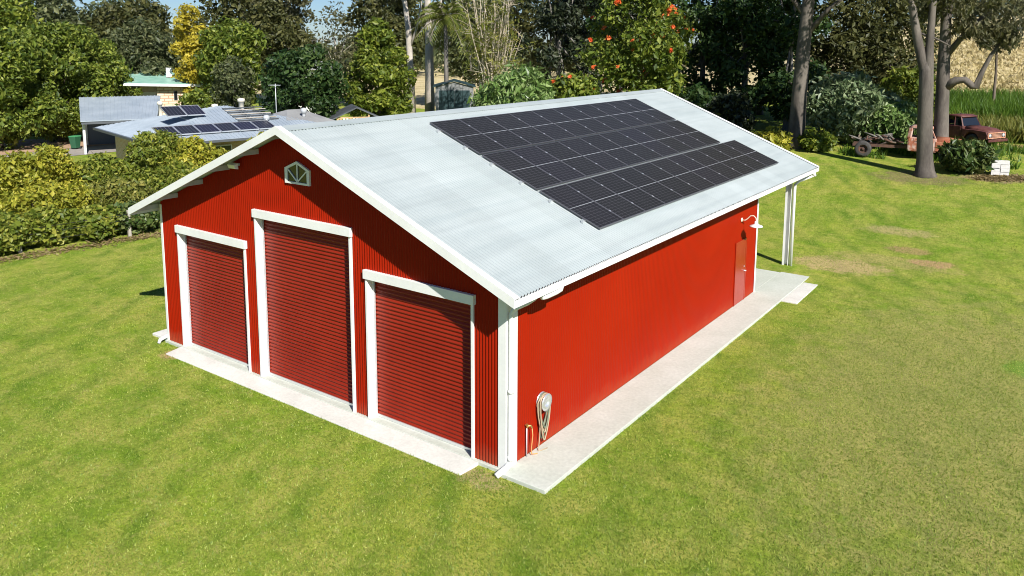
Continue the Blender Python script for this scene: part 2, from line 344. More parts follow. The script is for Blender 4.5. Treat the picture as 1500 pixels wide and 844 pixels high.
# ------------------------------------------------------------- the barn
BW, BL, RZ, T = 11.864, 14.34, 6.462, .412
XM = -BW/2; XE, XW = .654, -12.41; YF, YB = -.605, 19.13
def rz(x): return RZ-abs(x-XM)*T
barn = thing('barn', 'long red corrugated barn with white trim, three roller doors and pale metal roof', 'barn')
def corr_wall(x0, x1, zt, holes, axis, base, amp, m, name, pitch=.076, flip=1):
    n = int((x1-x0)/(pitch/6)); xs = set(np.linspace(x0, x1, n).round(4))
    for h in holes: xs |= {round(h[0],4), round(h[1],4)}
    xs |= {round(XM,4)} if x0 < XM < x1 else set()
    xs = sorted(xs); V = []; F = []
    for a, b in zip(xs[:-1], xs[1:]):
        z0 = 0
        for h in holes:
            if h[0]-1e-6 <= (a+b)/2 <= h[1]+1e-6: z0 = h[2]
        o = len(V)
        for x in (a, b):
            d = base+amp*math.sin(2*math.pi*x/pitch)
            for z in (z0, zt(x)): V.append((x, d, z) if axis == 'x' else (d, x, z))
        F.append((o, o+2, o+3, o+1))
    # weld shared columns by rounding
    V = np.array(V); key, inv = np.unique(V.round(4), axis=0, return_inverse=True); F = inv.ravel()[np.array(F)]
    return link(name, mesh_np(name, key, F, m, True), barn)
DOORS = [(-11.07,-8.07,3.44), (-7.65,-4.23,4.31), (-3.80,-.77,3.44)]
corr_wall(-BW, 0, lambda x: rz(x)-.03, [(a+.03,b-.03,h-.03) for a, b, h in DOORS], 'x', 0, .010, M['red_front'], 'front_wall')
corr_wall(0, BL, lambda y: rz(0)-.03, [], 'y', 0, .0050, M['red_side'], 'side_wall')
corr_wall(0, BL, lambda y: rz(-BW)-.03, [], 'y', -BW, .008, M['red'], 'side_wall')
corr_wall(-BW, 0, lambda x: rz(x)-.03, [], 'x', BL, .008, M['red'], 'rear_wall')
# corrugated roof: two slopes
def roof_slope(xe):
    n = int((YB-YF)/(.098/8)); ys = np.linspace(YF+.01, YB-.01, n); w = .015*np.sin(2*np.pi*ys/.098)
    xs = np.linspace(XM, xe, 9); V = np.stack([np.stack([np.full(n, x), ys, RZ-abs(x-XM)*T+w], 1) for x in xs]).reshape(-1, 3)
    i = (np.arange(8)[:, None]*n+np.arange(n-1)[None]).ravel(); F = np.stack([i, i+n, i+n+1, i+1], 1)
    if xe < XM: F = F[:, ::-1]
    return link('roof', mesh_np('roof', V, F, M['zinc'], True), barn)
roof_slope(XE-.03); roof_slope(XW+.03)
b = MB()
for xe in (XE, XW):
    s = 1 if xe > XM else -1
    b.hexa([(XM,YF+.02,RZ+.015),(XM+s*.20,YF+.02,RZ+.015-.2*T),(XM+s*.20,YB-.02,RZ+.015-.2*T),(XM,YB-.02,RZ+.015),
            (XM,YF+.02,RZ+.035),(XM+s*.20,YF+.02,RZ+.030-.2*T),(XM+s*.20,YB-.02,RZ+.030-.2*T),(XM,YB-.02,RZ+.035)])
b.build('ridge_capping', M['zinc'], barn)
for xe in (XE, XW):
    for y0, y1, c0, c1 in ((YF-.03, YF, YF, YF+.13), (YB, YB+.03, YB-.13, YB)):
        b = MB(); ze = rz(xe)
        b.hexa([(XM,y0,RZ-.15),(xe,y0,ze-.15),(xe,y1,ze-.15),(XM,y1,RZ-.15),(XM,y0,RZ+.045),(xe,y0,ze+.045),(xe,y1,ze+.045),(XM,y1,RZ+.045)])
        b.hexa([(XM,c0,RZ+.020),(xe,c0,ze+.020),(xe,c1,ze+.020),(XM,c1,RZ+.020),(XM,c0,RZ+.040),(xe,c0,ze+.040),(xe,c1,ze+.040),(XM,c1,RZ+.040)])
        b.build('barge_board', M['white'], barn)
# purlins
for s in (1, -1):
    for d in (.35, 1.5, 2.7, 3.9, 5.1, 6.15):
        x = XM+s*d; z = rz(x)-.02
        if s > 0 and d > 6.: continue
        MB().box(x-.035, x+.035, YF+.02, YB-.02, z-.135, z-.012).build('purlin', M['galv'], barn)
# gutters
for x0, x1 in ((XE-.11, XE), (XW, XW+.11)):
    z = rz(XE if x0 > XM else XW)
    b = MB().box(x0, x0+.006, YF+.01, YB-.01, z-.14, z-.03).box(x1-.006, x1, YF+.01, YB-.01, z-.14, z+.0).box(x0+.006, x1-.006, YF+.01, YB-.01, z-.14, z-.13).box(x0+.006,x1-.006,YF+.01,YF+.02,z-.13,z-.02).box(x0+.006,x1-.006,YB-.02,YB-.01,z-.13,z-.02)
    b.build('gutter', M['white'], barn)
# corner trims
MB().box(-.17,.012,-.022,-.010,0,rz(0)-.1).build('corner_trim', M['white'], barn, .003)
MB().box(.0125,.024,-.022,.36,0,rz(0)-.1).build('corner_trim', M['white'], barn, .003)
MB().box(.012,.024,BL-.10,BL+.02,0,rz(0)-.1).build('corner_trim', M['white'], barn, .003)
MB().box(-BW-.025,-BW+.07,-.024,-.010,0,rz(-BW)-.1).build('corner_trim', M['white'], barn, .003)
MB().box(-BW-.026,-BW-.012,-.009,.12,0,rz(-BW)-.1).build('corner_trim', M['white'], barn, .003)
# downpipes
MB().tube([(.50,.34,3.60),(.46,.30,3.52),(.36,.22,3.43),(.24,.13,3.36),(.13,.07,3.30),(.085,.045,3.2),(.085,.045,2.9),(.085,.045,.24),(.085,.03,.16),(.06,-.05,.08),(.0,-.18,.01),(-.03,-.27,-.03)], [.042]*7+[.05,.058,.062,.062,.062], 12).build('downpipe', M['white'], barn)
MB().lathe([(.052,0),(.062,0),(.062,.09),(.052,.09)], 14, (.085,.045,.20)).build('pipe_collar', M['white'], barn)
MB().lathe([(.052,0),(.060,0),(.060,.07),(.052,.07)], 14, (.085,.045,1.6)).build('pipe_collar', M['white'], barn)
MB().tube([(.60,1.02,3.61),(.60,1.0,3.55),(.59,.85,3.53),(.57,.55,3.52),(.55,.42,3.53)], .055, 10).build('gutter_outlet', M['white'], barn)
MB().tube([(-BW-.075,.22,3.3),(-BW-.075,.22,.22),(-BW-.075,.15,.12),(-BW-.10,-.06,.06),(-BW-.10,-.2,.03),(-BW-.10,-.24,-.06)], .05, 12).build('downpipe', M['white'], barn)
# roller doors
for (x0, x1, h), nm in zip(DOORS, ('left','mid','right')):
    b = MB().box(x0, x0+.06, -.05, .20, -.0035, h-.2).box(x1-.06, x1, -.05, .20, -.0035, h-.2)
    b.box(x0-.03, x1+.03, -.085, .20, h-.2, h)
    b.build('door_surround', M['white'], barn, .004)
    n = int((h-.06)/.0112); zs = np.linspace(.06, h-.1, n); yw = .185+.015*np.sin(2*np.pi*zs/.09)
    V = np.concatenate([np.stack([np.full(n, x), yw, zs], 1) for x in (x0+.061, x1-.061)]); i = np.arange(n-1); F = np.stack([i, i+n, i+n+1, i+1], 1)
    d = link('roller_door', mesh_np('roller_door', V, F, M['red_roller'], True), barn)
    MB().box(x0+.063, x1-.063, .15, .21, .003, .058).build('bottom_rail', M['alu'], d)
    MB().box(x0+.0605, x0+.09, .13, .172, .003, h-.22).build('guide_track', M['galv'], d); MB().box(x1-.09, x1-.0605, .13, .172, .003, h-.22).build('guide_track', M['galv'], d)
# gable window
wpoly = [(-6.40,5.10),(-5.54,5.10),(-5.54,5.46),(-5.97,5.64),(-6.40,5.46)]; cx, cz = -5.97, 5.33
def inset(k): return [(cx+(x-cx)*k, cz+(z-cz)*k) for x, z in wpoly]
ip = inset(.80); b = MB(); n = 5
V = [(x,-.05,z) for x, z in wpoly]+[(x,-.05,z) for x, z in ip]+[(x,.02,z) for x, z in wpoly]+[(x,.02,z) for x, z in ip]
F = []
for i in range(n):
    j = (i+1) % n; F += [(i,j,j+n,i+n),(i,i+2*n,j+2*n,j),(i+n,j+n,j+3*n,i+3*n)]
b.add(V, F); win = b.build('gable_window', M['white'], barn)
MB().add([(x,-.018,z) for x, z in ip], [tuple(range(5))]).build('pane', M['glass'], win)
for p in ((-5.97,5.585),(-6.30,5.43),(-5.64,5.43)): MB().bar((-5.97,-.03,5.15),(p[0],-.03,p[1]),.028,.022,(0,1,0)).build('glazing_bar', M['white'], win)
# personnel door
pd = MB().box(.012,.030,12.40,13.24,.01,2.03).build('side_door', M['red_door'], barn, .004)
MB().box(.010,.036,12.34,12.395,0,2.09).box(.010,.036,13.245,13.30,0,2.09).box(.010,.036,12.395,13.245,2.035,2.09).build('door_frame', M['red_door'], barn, .003)
MB().lathe([(0,.0),(.028,.0),(.028,.012),(.012,.014),(.012,.05),(.026,.055),(.026,.075),(0,.08)], 12, (.03,13.14,1.02), 'x').build('handle', M['alu'], pd)
MB().lathe([(0,0),(.026,0),(.024,.012),(0,.012)],12,(.03,13.14,1.16),'x').build('lock', M['alu'], pd)
# carport posts, beam
def cpost(x, y):
    p = MB().box(x-.11,x-.03,y-.10,y-.094,.0,3.5).box(x-.11,x-.104,y-.094,y+.05,0,3.5).box(x+.094,x+.10,y-.10,y+.05,0,3.5)
    p.box(x-.11,x+.10,y+.05,y+.056,0,3.5); p.box(x-.15,x+.14,y-.13,y+.09,.0005,.012)
    p.build('carport_post', M['white'], barn)
cpost(-.14, 18.25); cpost(-BW+.14, 18.25)
MB().tube([(.60,18.75,3.62),(.59,18.72,3.5),(.45,18.6,3.42),(.2,18.3,3.3),(.07,18.2,3.15),(.07,18.2,.0)], .055, 12).build('downpipe', M['white'], barn)
MB().tube([(.60,18.6,3.62),(.60,18.72,3.5),(.58,18.9,3.47)], .06, 10).build('gutter_outlet', M['white'], barn)
MB().hexa([(-BW,18.2,rz(-BW)-.45),(XM,18.2,RZ-.45),(XM,18.3,RZ-.45),(-BW,18.3,rz(-BW)-.45),(-BW,18.2,rz(-BW)-.2),(XM,18.2,RZ-.2),(XM,18.3,RZ-.2),(-BW,18.3,rz(-BW)-.2)]).hexa([(XM,18.2,RZ-.45),(0,18.2,rz(0)-.45),(0,18.3,rz(0)-.45),(XM,18.3,RZ-.45),(XM,18.2,RZ-.2),(0,18.2,rz(0)-.2),(0,18.3,rz(0)-.2),(XM,18.3,RZ-.2)]).build('portal_rafter', M['galv'], barn)

# solar panels on the barn roof
ang = math.atan(T)
def on_roof(d, y, h): # d = distance from ridge down the slope
    return Vector((XM+d*math.cos(ang)+h*math.sin(ang), y, RZ-d*math.sin(ang)+h*math.cos(ang)))
PW, PL = 1.157, 1.81
fm = MB().box(0,PW,0,.022,0,.035).box(0,PW,PL-.022,PL,0,.035).box(0,.022,.022,PL-.022,0,.035).box(PW-.022,PW,.022,PL-.022,0,.035)
def mesh_of(mb, name, m):
    o = mb.build(name, m); me = o.data; bpy.data.objects.remove(o); return me
f_me = mesh_of(fm, 'frame', mat('black_frame', (.13,.13,.135), .4, .4)); g_me = mesh_of(MB().box(.022,PW-.022,.022,PL-.022,.004,.031), 'cell_sheet', M['pv'])
c_me = mesh_of(MB().box(-.022,.022,-.03,.03,.034,.042), 'clamp', M['alu'])
ORD = ['first','second','third','fourth','fifth','sixth','seventh','eighth','ninth','tenth','eleventh']
for row, (d0, n, rn, nm) in enumerate(((.65,10,'ridge row','at the ridge'),(2.54,10,'middle row','mid roof'),(4.435,11,'eave row','near the gutter'))):
    for k in range(n):
        p = bpy.data.objects.new('solar_panel', None); COL.objects.link(p); p.empty_display_size = .2
        y = 3.82+k*1.177
        # local x -> world +y, local y -> down slope, local z -> normal
        X, Z = Vector((0,1,0)), Vector((math.sin(ang),0,math.cos(ang))); Y = Vector((math.cos(ang),0,-math.sin(ang)))
        o = on_roof(d0, y, .045)
        Zc = X.cross(Y)
        flip = Zc.dot(Z) < 0
        if flip: X = -X; o = on_roof(d0, y+PW, .045)
        p.matrix_world = Matrix(((X.x,Y.x,Z.x,o.x),(X.y,Y.y,Z.y,o.y),(X.z,Y.z,Z.z,o.z),(0,0,0,1)))
        link('frame', f_me, p); link('cell_sheet', g_me, p)
        for q in (.42, 1.39):
            if k: c = link('clamp', c_me, p); c.location = (PW+.01 if flip else -.01, q, 0)
        where = ('%s from the front gable' % ORD[k]) if k < n-1 else 'last at the carport end'
        if k == 0: where = 'nearest the front gable'
        tag(p, 'black solar panel in the %s of the barn roof, %s' % (rn, where), 'solar panel', 'solar panels on the barn roof')
    for j, q in enumerate((.42, 1.39)):
        a, e = on_roof(d0+q, 3.82-.10, .02), on_roof(d0+q, 3.82+n*1.177+.03, .02)
        r = MB().bar(a, e, .045, .045, (math.sin(ang),0,math.cos(ang))).build('mounting_rail', M['alu'])
        e2 = MB().bar(on_roof(d0+q, 3.82-.125, .045), on_roof(d0+q, 3.82-.1005, .045), .06, .085, (math.sin(ang),0,math.cos(ang))).build('end_cap', M['alu'], r)
        tag(r, 'silver mounting rail under the %s of barn solar panels, %s one' % (rn, 'upper' if j == 0 else 'lower'), 'mounting rail', 'rails under the barn solar panels')

# lamp by side door
lamp = thing('wall_lamp', 'white gooseneck lamp on the red wall above the side door', 'lamp', (.008,12.78,2.77))
MB().lathe([(0,0),(.07,0),(.07,.02),(.03,.035),(0,.035)], 16, (0,0,0), 'x').build('mount_plate', M['cream'], lamp)
MB().tube([(.02,0,0),(.12,0,.0),(.2,0,.07),(.29,0,.17),(.39,0,.18),(.46,0,.12),(.48,0,.0)], .017, 8).build('arm', M['cream'], lamp)
MB().lathe([(.02,.03),(.05,.02),(.06,-.06),(.11,-.10),(.20,-.13),(.21,-.16),(.195,-.155),(.10,-.11),(.05,-.07)], 20, (.48,0,0)).build('lamp_shade', M['white'], lamp)
fl = thing('flood_light', 'small pale floodlight under the left slope of the front gable', 'floodlight', (-8.21,-.012,5.36))
MB().hexa([(-.14,-.20,-.08),(.14,-.20,-.08),(.14,-.10,-.10),(-.14,-.10,-.10),(-.14,-.24,.02),(.14,-.24,.02),(.14,-.12,.06),(-.14,-.12,.06)]).build('lamp_body', M['white'], fl, .01)
MB().box(-.05,.05,-.11,0,-.03,.03).build('bracket', M['galv'], fl)
# hose, hanger, tap
hh = thing('hose_hanger', 'round silver hose hanger fixed low on the side wall', 'hose hanger', (.008,1.24,.98))
MB().lathe([(0,0),(.19,0),(.19,.012),(.12,.02),(.12,.13),(.185,.135),(.185,.15),(.09,.15),(.08,.12),(0,.12)], 24, (0,0,0), 'x').build('drum', M['alu'], hh)
rng = np.random.default_rng(5)
hs = thing('garden_hose', 'coiled garden hose hanging in long loops on the side wall', 'hose', (.008,1.24,.98))
for k in range(9):
    w = .15+.012*(k % 4)+rng.uniform(0,.03); dn = rng.uniform(.55,.86); xo = .035+.011*(k % 8); dy = rng.uniform(-.04,.04)
    P = []
    for t in np.linspace(0, 2*math.pi, 33):
        z = math.cos(t); yy = math.sin(t)*w*(1 if z > 0 else (1-.55*(-z)**2)); P.append((xo+.008*math.sin(3*t+k), yy+dy*(z < 0)*-z, z*(.15+.01*(k % 3)) if z > 0 else z*dn))
    MB().tube(P, .0145, 6, False).build('loop', M['hose_a'] if k % 2 else M['hose_b'], hs)
MB().tube([(.06,-.12,-.4),(.07,-.15,-.7),(.08,-.2,-.92),(.12,-.26,-.965),(.16,-.2,-.965),(.2,-.05,-.965)], .0115, 6).build('loose_end', M['hose_a'], hs)
tp = thing('outdoor_tap', 'small brass garden tap on a riser by the barn corner', 'tap', (.008,.66,0))
MB().tube([(.04,0,0),(.04,0,.62)], .014, 8).build('riser', M['galv'], tp)
MB().tube([(.04,0,.62),(.06,.03,.66),(.09,.07,.66),(.11,.09,.60)], .02, 8).box(.02,.06,-.03,.03,.68,.70).box(.034,.046,-.006,.006,.62,.68).build('valve', M['brass'], tp)
MB().tube([(.11,.09,.60),(.12,.1,.45),(.10,.09,.2),(.09,.1,.03),(.12,.16,.015),(.16,.22,.014)], .011, 6).build('short_hose', mat('orange_hose', (.75,.30,.10), .5), tp)

# ------------------------------------------------------------- vegetation
def rv(rng, n):
    v = rng.normal(size=(n,3)); return v/np.linalg.norm(v, axis=1, keepdims=True)
def norm(v): return v/np.maximum(np.linalg.norm(v, axis=1, keepdims=True), 1e-6)
def leafquads(c, nrm, d, ln, wd):
    s = norm(np.cross(d, nrm)); ln = ln[:,None]; wd = wd[:,None]
    V = np.stack([c-d*ln*.5, c+s*wd*.5+nrm*wd*.12, c+d*ln*.5, c-s*wd*.5+nrm*wd*.12], 1).reshape(-1,3)
    return V, np.arange(len(V)).reshape(-1,4)
def clump_leaves(rng, clumps, n, size, aspect=.5, droop=.3, up=.35, shell=.45):
    C = np.array([c[:3] for c in clumps]); R = np.array([c[3] for c in clumps])
    w = R**2; k = rng.choice(len(C), n, p=w/w.sum()); o = rv(rng, n); o[:,2] += .18; o = norm(o)
    r = R[k]*(1-shell*rng.random(n)**1.6)*(.85+.35*rng.random(n)**3)
    c = C[k]+o*r[:,None]*np.array([1,1,.85])
    nr = norm(o*.5+np.array([0,0,up*.8])+rv(rng, n)*.75)
    d = rv(rng, n); d[:,2] -= droop*1.5; d = norm(d-nr*(d*nr).sum(1, keepdims=True))
    L_ = size*np.clip(np.exp(rng.normal(size=n)*.38), .4, 2.2); return leafquads(c, nr, d, L_, L_*aspect)
def ell_clumps(rng, n, R, z0, z1, cr, squash=1., top=.0, cone=0.):
    """clumps spread through an ellipsoid (radius R, from z0 to z1); cone>0 narrows the top"""
    out = []; zc, h = (z0+z1)/2, (z1-z0)/2
    for i in range(n):
        a = i*2.39996+rng.uniform(-.4,.4); u = 1-2*(i+.5)/n; u = np.clip(u+rng.uniform(-.12,.12), -1, 1); rr = math.sqrt(max(0,1-u*u))*rng.uniform(.62,1.0)
        k = 1-cone*(u+1)/2; r = cr*R*rng.uniform(.7,1.25)*(1-.4*cone*(u+1)/2)
        out.append((math.cos(a)*rr*(R-r*.7)*k*1.05, math.sin(a)*rr*(R-r*.7)*k*1.05, zc+u*(h-r*.6), r))
    out.append((0,0,zc,R*.45)); return out
NTRI = [0]
def add_crown(root, name, V, F, m, kind=None):
    NTRI[0] += 2*len(F); o = link(name, mesh_np(name, V, F, m), root)
    if kind: o['kind'] = kind
    return o
def add_trunk(rng, root, h, r, clumps, bk, lean=(0,0), nlimb=7, flare=1.5):
    b = MB(); P = []; R = []
    for i, t in enumerate((0,.06,.25,.5,.75,1)):
        P.append((lean[0]*t*t+rng.uniform(-.04,.04)*h*.2*(t>.1), lean[1]*t*t+rng.uniform(-.04,.04)*h*.2*(t>.1), -.15+t*(h+.15))); R.append(r*(flare if i == 0 else (1.12 if i == 1 else 1-.6*t)))
    b.tube(P, R, 10)
    for c in sorted(clumps, key=lambda c: -c[3])[:nlimb]:
        t = rng.uniform(.45,.95); i = min(int(t*5), 4); a = Vector(P[1]).lerp(Vector(P[-1]), t); e = Vector(c[:3]); mid = a.lerp(e, .5)+Vector((0,0,rng.uniform(-.1,.25)*(e-a).length*.4))
        b.tube([a, mid, e], [r*.42*(1-.5*t), r*.27, r*.08], 6)
    return b.build('trunk', BK[bk], root)
def tree(name, label, cat, x, y, R, z0, z1, leaf, n, size, seed, bark_='brown', tr=.2, cl=16, cr=.42, aspect=.5, droop=.3, up=.35, cone=0., group=None, zb=None, shell=.45, lean=(0,0), nlimb=7, trunk=True, sy=1.):
    """z0, z1: foliage bottom and top, metres above the local ground"""
    rng = np.random.default_rng(seed); g = float(terr(x, y)); root = thing(name, label, cat, (x, y, g), 0, group)
    K = ell_clumps(rng, cl, R, z0, z1, cr, cone=cone); K = [(a+lean[0], b*sy+lean[1], c, r) for a, b, c, r in K]
    V, F = clump_leaves(rng, K, n, size, aspect, droop, up, shell)
    V[:,2] = np.maximum(V[:,2], .0)
    add_crown(root, 'crown' if trunk else 'foliage', V, F, LF[leaf])
    if trunk: add_trunk(rng, root, max(z0+.55*(z1-z0), .5), tr, K, bark_, lean, nlimb)
    else:
        b = MB()
        for c in K[:6]: b.tube([(c[0]*.2,c[1]*.2,-.05),(c[0]*.5,c[1]*.5,c[2]*.5),(c[0]*.9,c[1]*.9,c[2])], [.05,.035,.015], 5)
        b.build('stem', BK['brown'], root)
    return root
GB = 'trees behind the houses'; GD = 'dark trees behind the barn'; GH = 'shrubs along the left lawn edge'; GS = 'shrubs by the old trucks'
tree('tree','tall yellowish tree at the far upper left corner','tree',-75,21.5,4.2,5,14,'bright',6000,.42,1,'brown',.25,18)
tree('broad_tree','broad bushy green tree at the far left edge, beside the driveway','tree',-60.5,15.0,5.2,.2,9.6,'mid',23000,.31,2,'brown',.3,44,.27,group=GB)
tree('broad_tree','broad bushy green tree in the middle of the left mass, behind the driveway','tree',-62.5,20.5,5.4,.2,10.2,'mid',24000,.31,3,'brown',.3,46,.27,group=GB)
tree('broad_tree','broad bushy green tree directly behind the open carport','tree',-64.8,24.2,4.2,.2,8.9,'mid',20000,.31,4,'brown',.3,40,.27,group=GB)
tree('tall_tree','tall grey-green tree on the skyline behind the leftmost bushy tree','tree',-91,32,6.8,4,15.2,'grey',10000,.50,5,'grey',.3,34,.28,group=GB)
tree('tall_tree','tall grey-green tree on the skyline left of the blue sky gap','tree',-89,40,7.0,3,14.0,'grey',9000,.50,6,'grey',.3,22,.34,group=GB)
tree('tall_tree','olive tree on the skyline at the extreme left, behind the yellowish corner tree','tree',-95,20,6,4,14,'olive',7000,.50,61,'grey',.3,20,.34,group=GB)
tree('round_tree','greyish round tree standing left of the yellow tree','tree',-68.5,31.4,4.0,1.5,10.6,'grey',9000,.38,7,'grey',.2,18,.4,group=GB)
tree('yellow_tree','narrow bright yellow tree behind the green-roofed house','tree',-60.5,32.0,1.75,3.5,11.8,'yellow',6000,.30,8,'brown',.15,16,.55,group=GB)
tree('bushy_tree','green bushy tree right of the yellow tree','tree',-56.0,33.2,3.7,2.5,10.4,'mid',10000,.36,9,'brown',.2,18,.4,group=GB)
tree('bushy_tree','dull olive tree behind the old palm, left of the sky gap','tree',-60.0,41.,4.4,3,12.6,'olive',8000,.40,91,'grey',.2,18,.38,group=GB)
tree('tall_tree','very tall brownish green tree above the palm','tree',-84.5,55.4,7.5,5,20,'olive',9000,.55,10,'grey',.35,22,.36,group=GB)
tree('tall_tree','tall loose gum on the skyline left of the feathery tree','tree',-76.5,56,5.2,5,19,'gum',7000,.45,11,'pale',.3,22,.32,group=GB)
tree('feathery_tree','thin feathery tree with sky showing through it','tree',-69.5,58,4.4,4,13.6,'gum',1500,.38,12,'pale',.16,16,.4,group=GB,nlimb=12)
tree('tall_tree','tall grey gum behind the bright conical tree','tree',-67,68,6,6,19,'grey',5500,.5,13,'pale',.3,20,.32,group=GB)
tree('tall_tree','tall olive gum far behind the garden shed','tree',-60,80,6,6,19,'olive',6000,.5,14,'pale',.3,20,.34,group=GB)
tree('round_shrub','pale greyish shrub in front of the green-roofed house','shrub',-48.6,28.3,2.1,1.2,7.0,'grey',5500,.26,15,'grey',.1,14,.45,group=GB)
tree('round_shrub','low dark shrub against the pale stone wall','shrub',-50.5,25.8,1.5,1.2,4.6,'mid',3500,.26,16,'brown',.1,10,.5,group=GB)
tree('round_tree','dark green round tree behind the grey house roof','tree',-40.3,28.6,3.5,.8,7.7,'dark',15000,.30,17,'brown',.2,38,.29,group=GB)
tree('conical_tree','bright green conical tree behind the timber cubby house','tree',-41.1,37.4,4.0,.3,9.4,'bright',15000,.32,18,'brown',.2,46,.27,cone=.62,group=GB)
for i, (x, y, R, z0, z1, lf, lb) in enumerate(((-64.,62.,5.5,3,17,'olive','olive tree filling the gap right of the feathery tree'),(-57,70,6.,3,18,'grey','grey tree on the skyline between the pale gum trunks and the feathery tree'),(-50,78,6.,4,18,'olive','olive tree on the skyline behind the bright green palm'),(-40,74,6.,4,18,'olive','olive tree on the skyline behind the twiggy tree'),(-33,66,5.,3,17,'dark','dark tree far back between the twiggy tree and the black tree'),(-84,40,5.5,2,14,'olive','brownish olive tree on the skyline behind the yellow tree'))):
    tree('tall_tree', lb, 'tree', x, y, R, z0, z1, lf, 7000, .5, 400+i, 'grey', .25, 30, .3, group=GB)
# gums with pale trunks
def gum(name, label, x, y, pts, rad, limbs, clumps, leaf, n, size, bk, seed, group=None):
    rng = np.random.default_rng(seed); g = float(terr(x, y)); root = thing(name, label, 'tree', (x, y, g), 0, group)
    b = MB(); b.tube(pts, rad, 14)
    for P, R in limbs: b.tube(P, R, 8)
    b.build('trunk', BK[bk], root)
    V, F = clump_leaves(rng, clumps, n, size, .34, .9, .2, .8); add_crown(root, 'crown', V, F, LF[leaf]); return root
def cloud(rng, n, c, s, r): return [(c[0]+rng.uniform(-1,1)*s[0], c[1]+rng.uniform(-1,1)*s[1], c[2]+rng.uniform(-1,1)*s[2], r*rng.uniform(.6,1.3)) for _ in range(n)]
R_ = np.random.default_rng(77)
gum('gum_tree','white-trunked gum left of the green palm, leaning slightly left',-45.8,46.6,[(0,0,-.2),(-.1,0,4),(-.35,0,9),(-1.0,0,13),(-1.4,0,17)],[.42,.34,.28,.2,.1],[([(-.2,0,7),(.6,.4,9.5),(1.5,.3,13)],[.16,.1,.05]),([(-.6,0,11),(-2.2,0,13.5),(-3,0,15)],[.12,.08,.04])],cloud(R_,14,(-.5,0,14.5),(3.5,3,3),1.3),'gum',5500,.34,'pale',20,GB)
gum('gum_tree','white-trunked gum right beside the green palm',-42.4,45.4,[(0,0,-.2),(.05,0,4),(.0,0,9),(-.2,0,13),(-.2,0,18)],[.5,.42,.36,.26,.12],[([(0,0,8),(1.2,.4,11),(2.0,.3,14)],[.18,.1,.05])],cloud(R_,14,(.3,0,16),(3.5,3,3),1.3),'gum',5500,.34,'pale',21,GB)
def palm(label, x, y, h, fl, nf, seed, leaf='palm', lw=.05, tr=.16, group=None):
    rng = np.random.default_rng(seed); g = float(terr(x, y)); root = thing('palm', label, 'palm', (x, y, g), 0, group)
    MB().tube([(0,0,-.1),(.05,0,h*.5),(0,0,h)], [tr*1.3,tr,tr*.85], 9).build('trunk', BK['grey'], root)
    C=[];NR=[];D=[];Ln=[]; st = MB()
    for k in range(nf):
        a = k*2.4+rng.uniform(-.2,.2); el = rng.uniform(-.2,1.25); P = []
        for t in np.linspace(0,1,9):
            rr = fl*(t*math.cos(el)*.95); zz = fl*(t*math.sin(el)-.75*t*t*(1-.35*math.sin(el)))
            P.append(np.array([math.cos(a)*rr, math.sin(a)*rr, h+zz]))
        st.tube(P, [.03*(1-.8*t) for t in np.linspace(0,1,9)], 4)
        for i in range(8):
            for q in np.linspace(0,.9,3):
                p = P[i]*(1-q)+P[i+1]*q; ax = P[i+1]-P[i]; ax /= np.linalg.norm(ax); sd = np.cross(ax,[0,0,1]); sd /= max(np.linalg.norm(sd),1e-3)
                for sg in (-1,1):
                    d = sd*sg*.8+ax*.5+np.array([0,0,-.55]); d /= np.linalg.norm(d); l = fl*.26*(1-.5*abs(i/8-.4))
                    C.append(p+d*l*.5); D.append(d); NR.append(np.cross(d,ax)+np.array([0,0,.2])); Ln.append(l)
    st.build('frond_stem', BK['twig'], root); D = np.array(D); Ln = np.array(Ln)
    V, F = leafquads(np.array(C), norm(np.array(NR)), D, Ln, np.full(len(Ln), lw*fl*.5)); add_crown(root, 'crown', V, F, LF[leaf]); return root
palm('old palm with a pale trunk behind the grey house roof',-59.5,41.0,7.6,2.6,34,31,'olive',.05,.3)
palm('bright green palm with long hanging fronds, left of the twiggy tree',-38.6,43.4,9.0,3.6,36,32,'palm',.05,.2)
palm('slim palm with a brown trunk behind the garden shed',-37.5,47.0,7.2,2.6,26,33,'bright',.05,.15)
# twiggy tree
def twiggy():
    rng = np.random.default_rng(41); x, y = -27.9, 36.3; g = float(terr(x,y)); root = thing('twiggy_tree','pale twiggy tree of many thin bare stems with sparse olive leaves','tree',(x,y,g)); b = MB(); tips = []
    for k in range(46):
        a = rng.uniform(0,2*math.pi); sp = rng.uniform(.2,3.0); h = rng.uniform(6,12.5); p0 = np.array([math.cos(a)*rng.uniform(0,.5), math.sin(a)*rng.uniform(0,.5), -.1]); P = [p0]
        for t in (.25,.5,.75,1): P.append(np.array([math.cos(a)*sp*t**1.2, math.sin(a)*sp*t**1.2, h*t])+rng.normal(size=3)*.14)
        b.tube(P, [.075,.06,.045,.03,.012], 5, False)
        for q in range(5):
            t = rng.uniform(.4,1); i = min(int(t*4),3); o = P[i]+(P[i+1]-P[i])*(t*4-i); d = rng.normal(size=3); d[2] = abs(d[2])*.9; d /= np.linalg.norm(d); e = o+d*rng.uniform(.7,1.8); b.tube([o, (o+e)/2+rng.normal(size=3)*.08, e], [.022,.016,.006], 4, False); tips.append((*e, rng.uniform(.3,.75)))
    b.build('stem', BK['twig'], root); V, F = clump_leaves(rng, tips, 5200, .24, .3, .3, .3, .9); add_crown(root, 'crown', V, F, LF['weed'])
twiggy()
tree('mango_tree','glossy light green leafy tree touching the barn ridge, right of the garden shed','tree',-18.0,25.7,2.75,.4,6.3,'mango',11000,.36,42,'brown',.15,20,.42,aspect=.32,droop=.7)
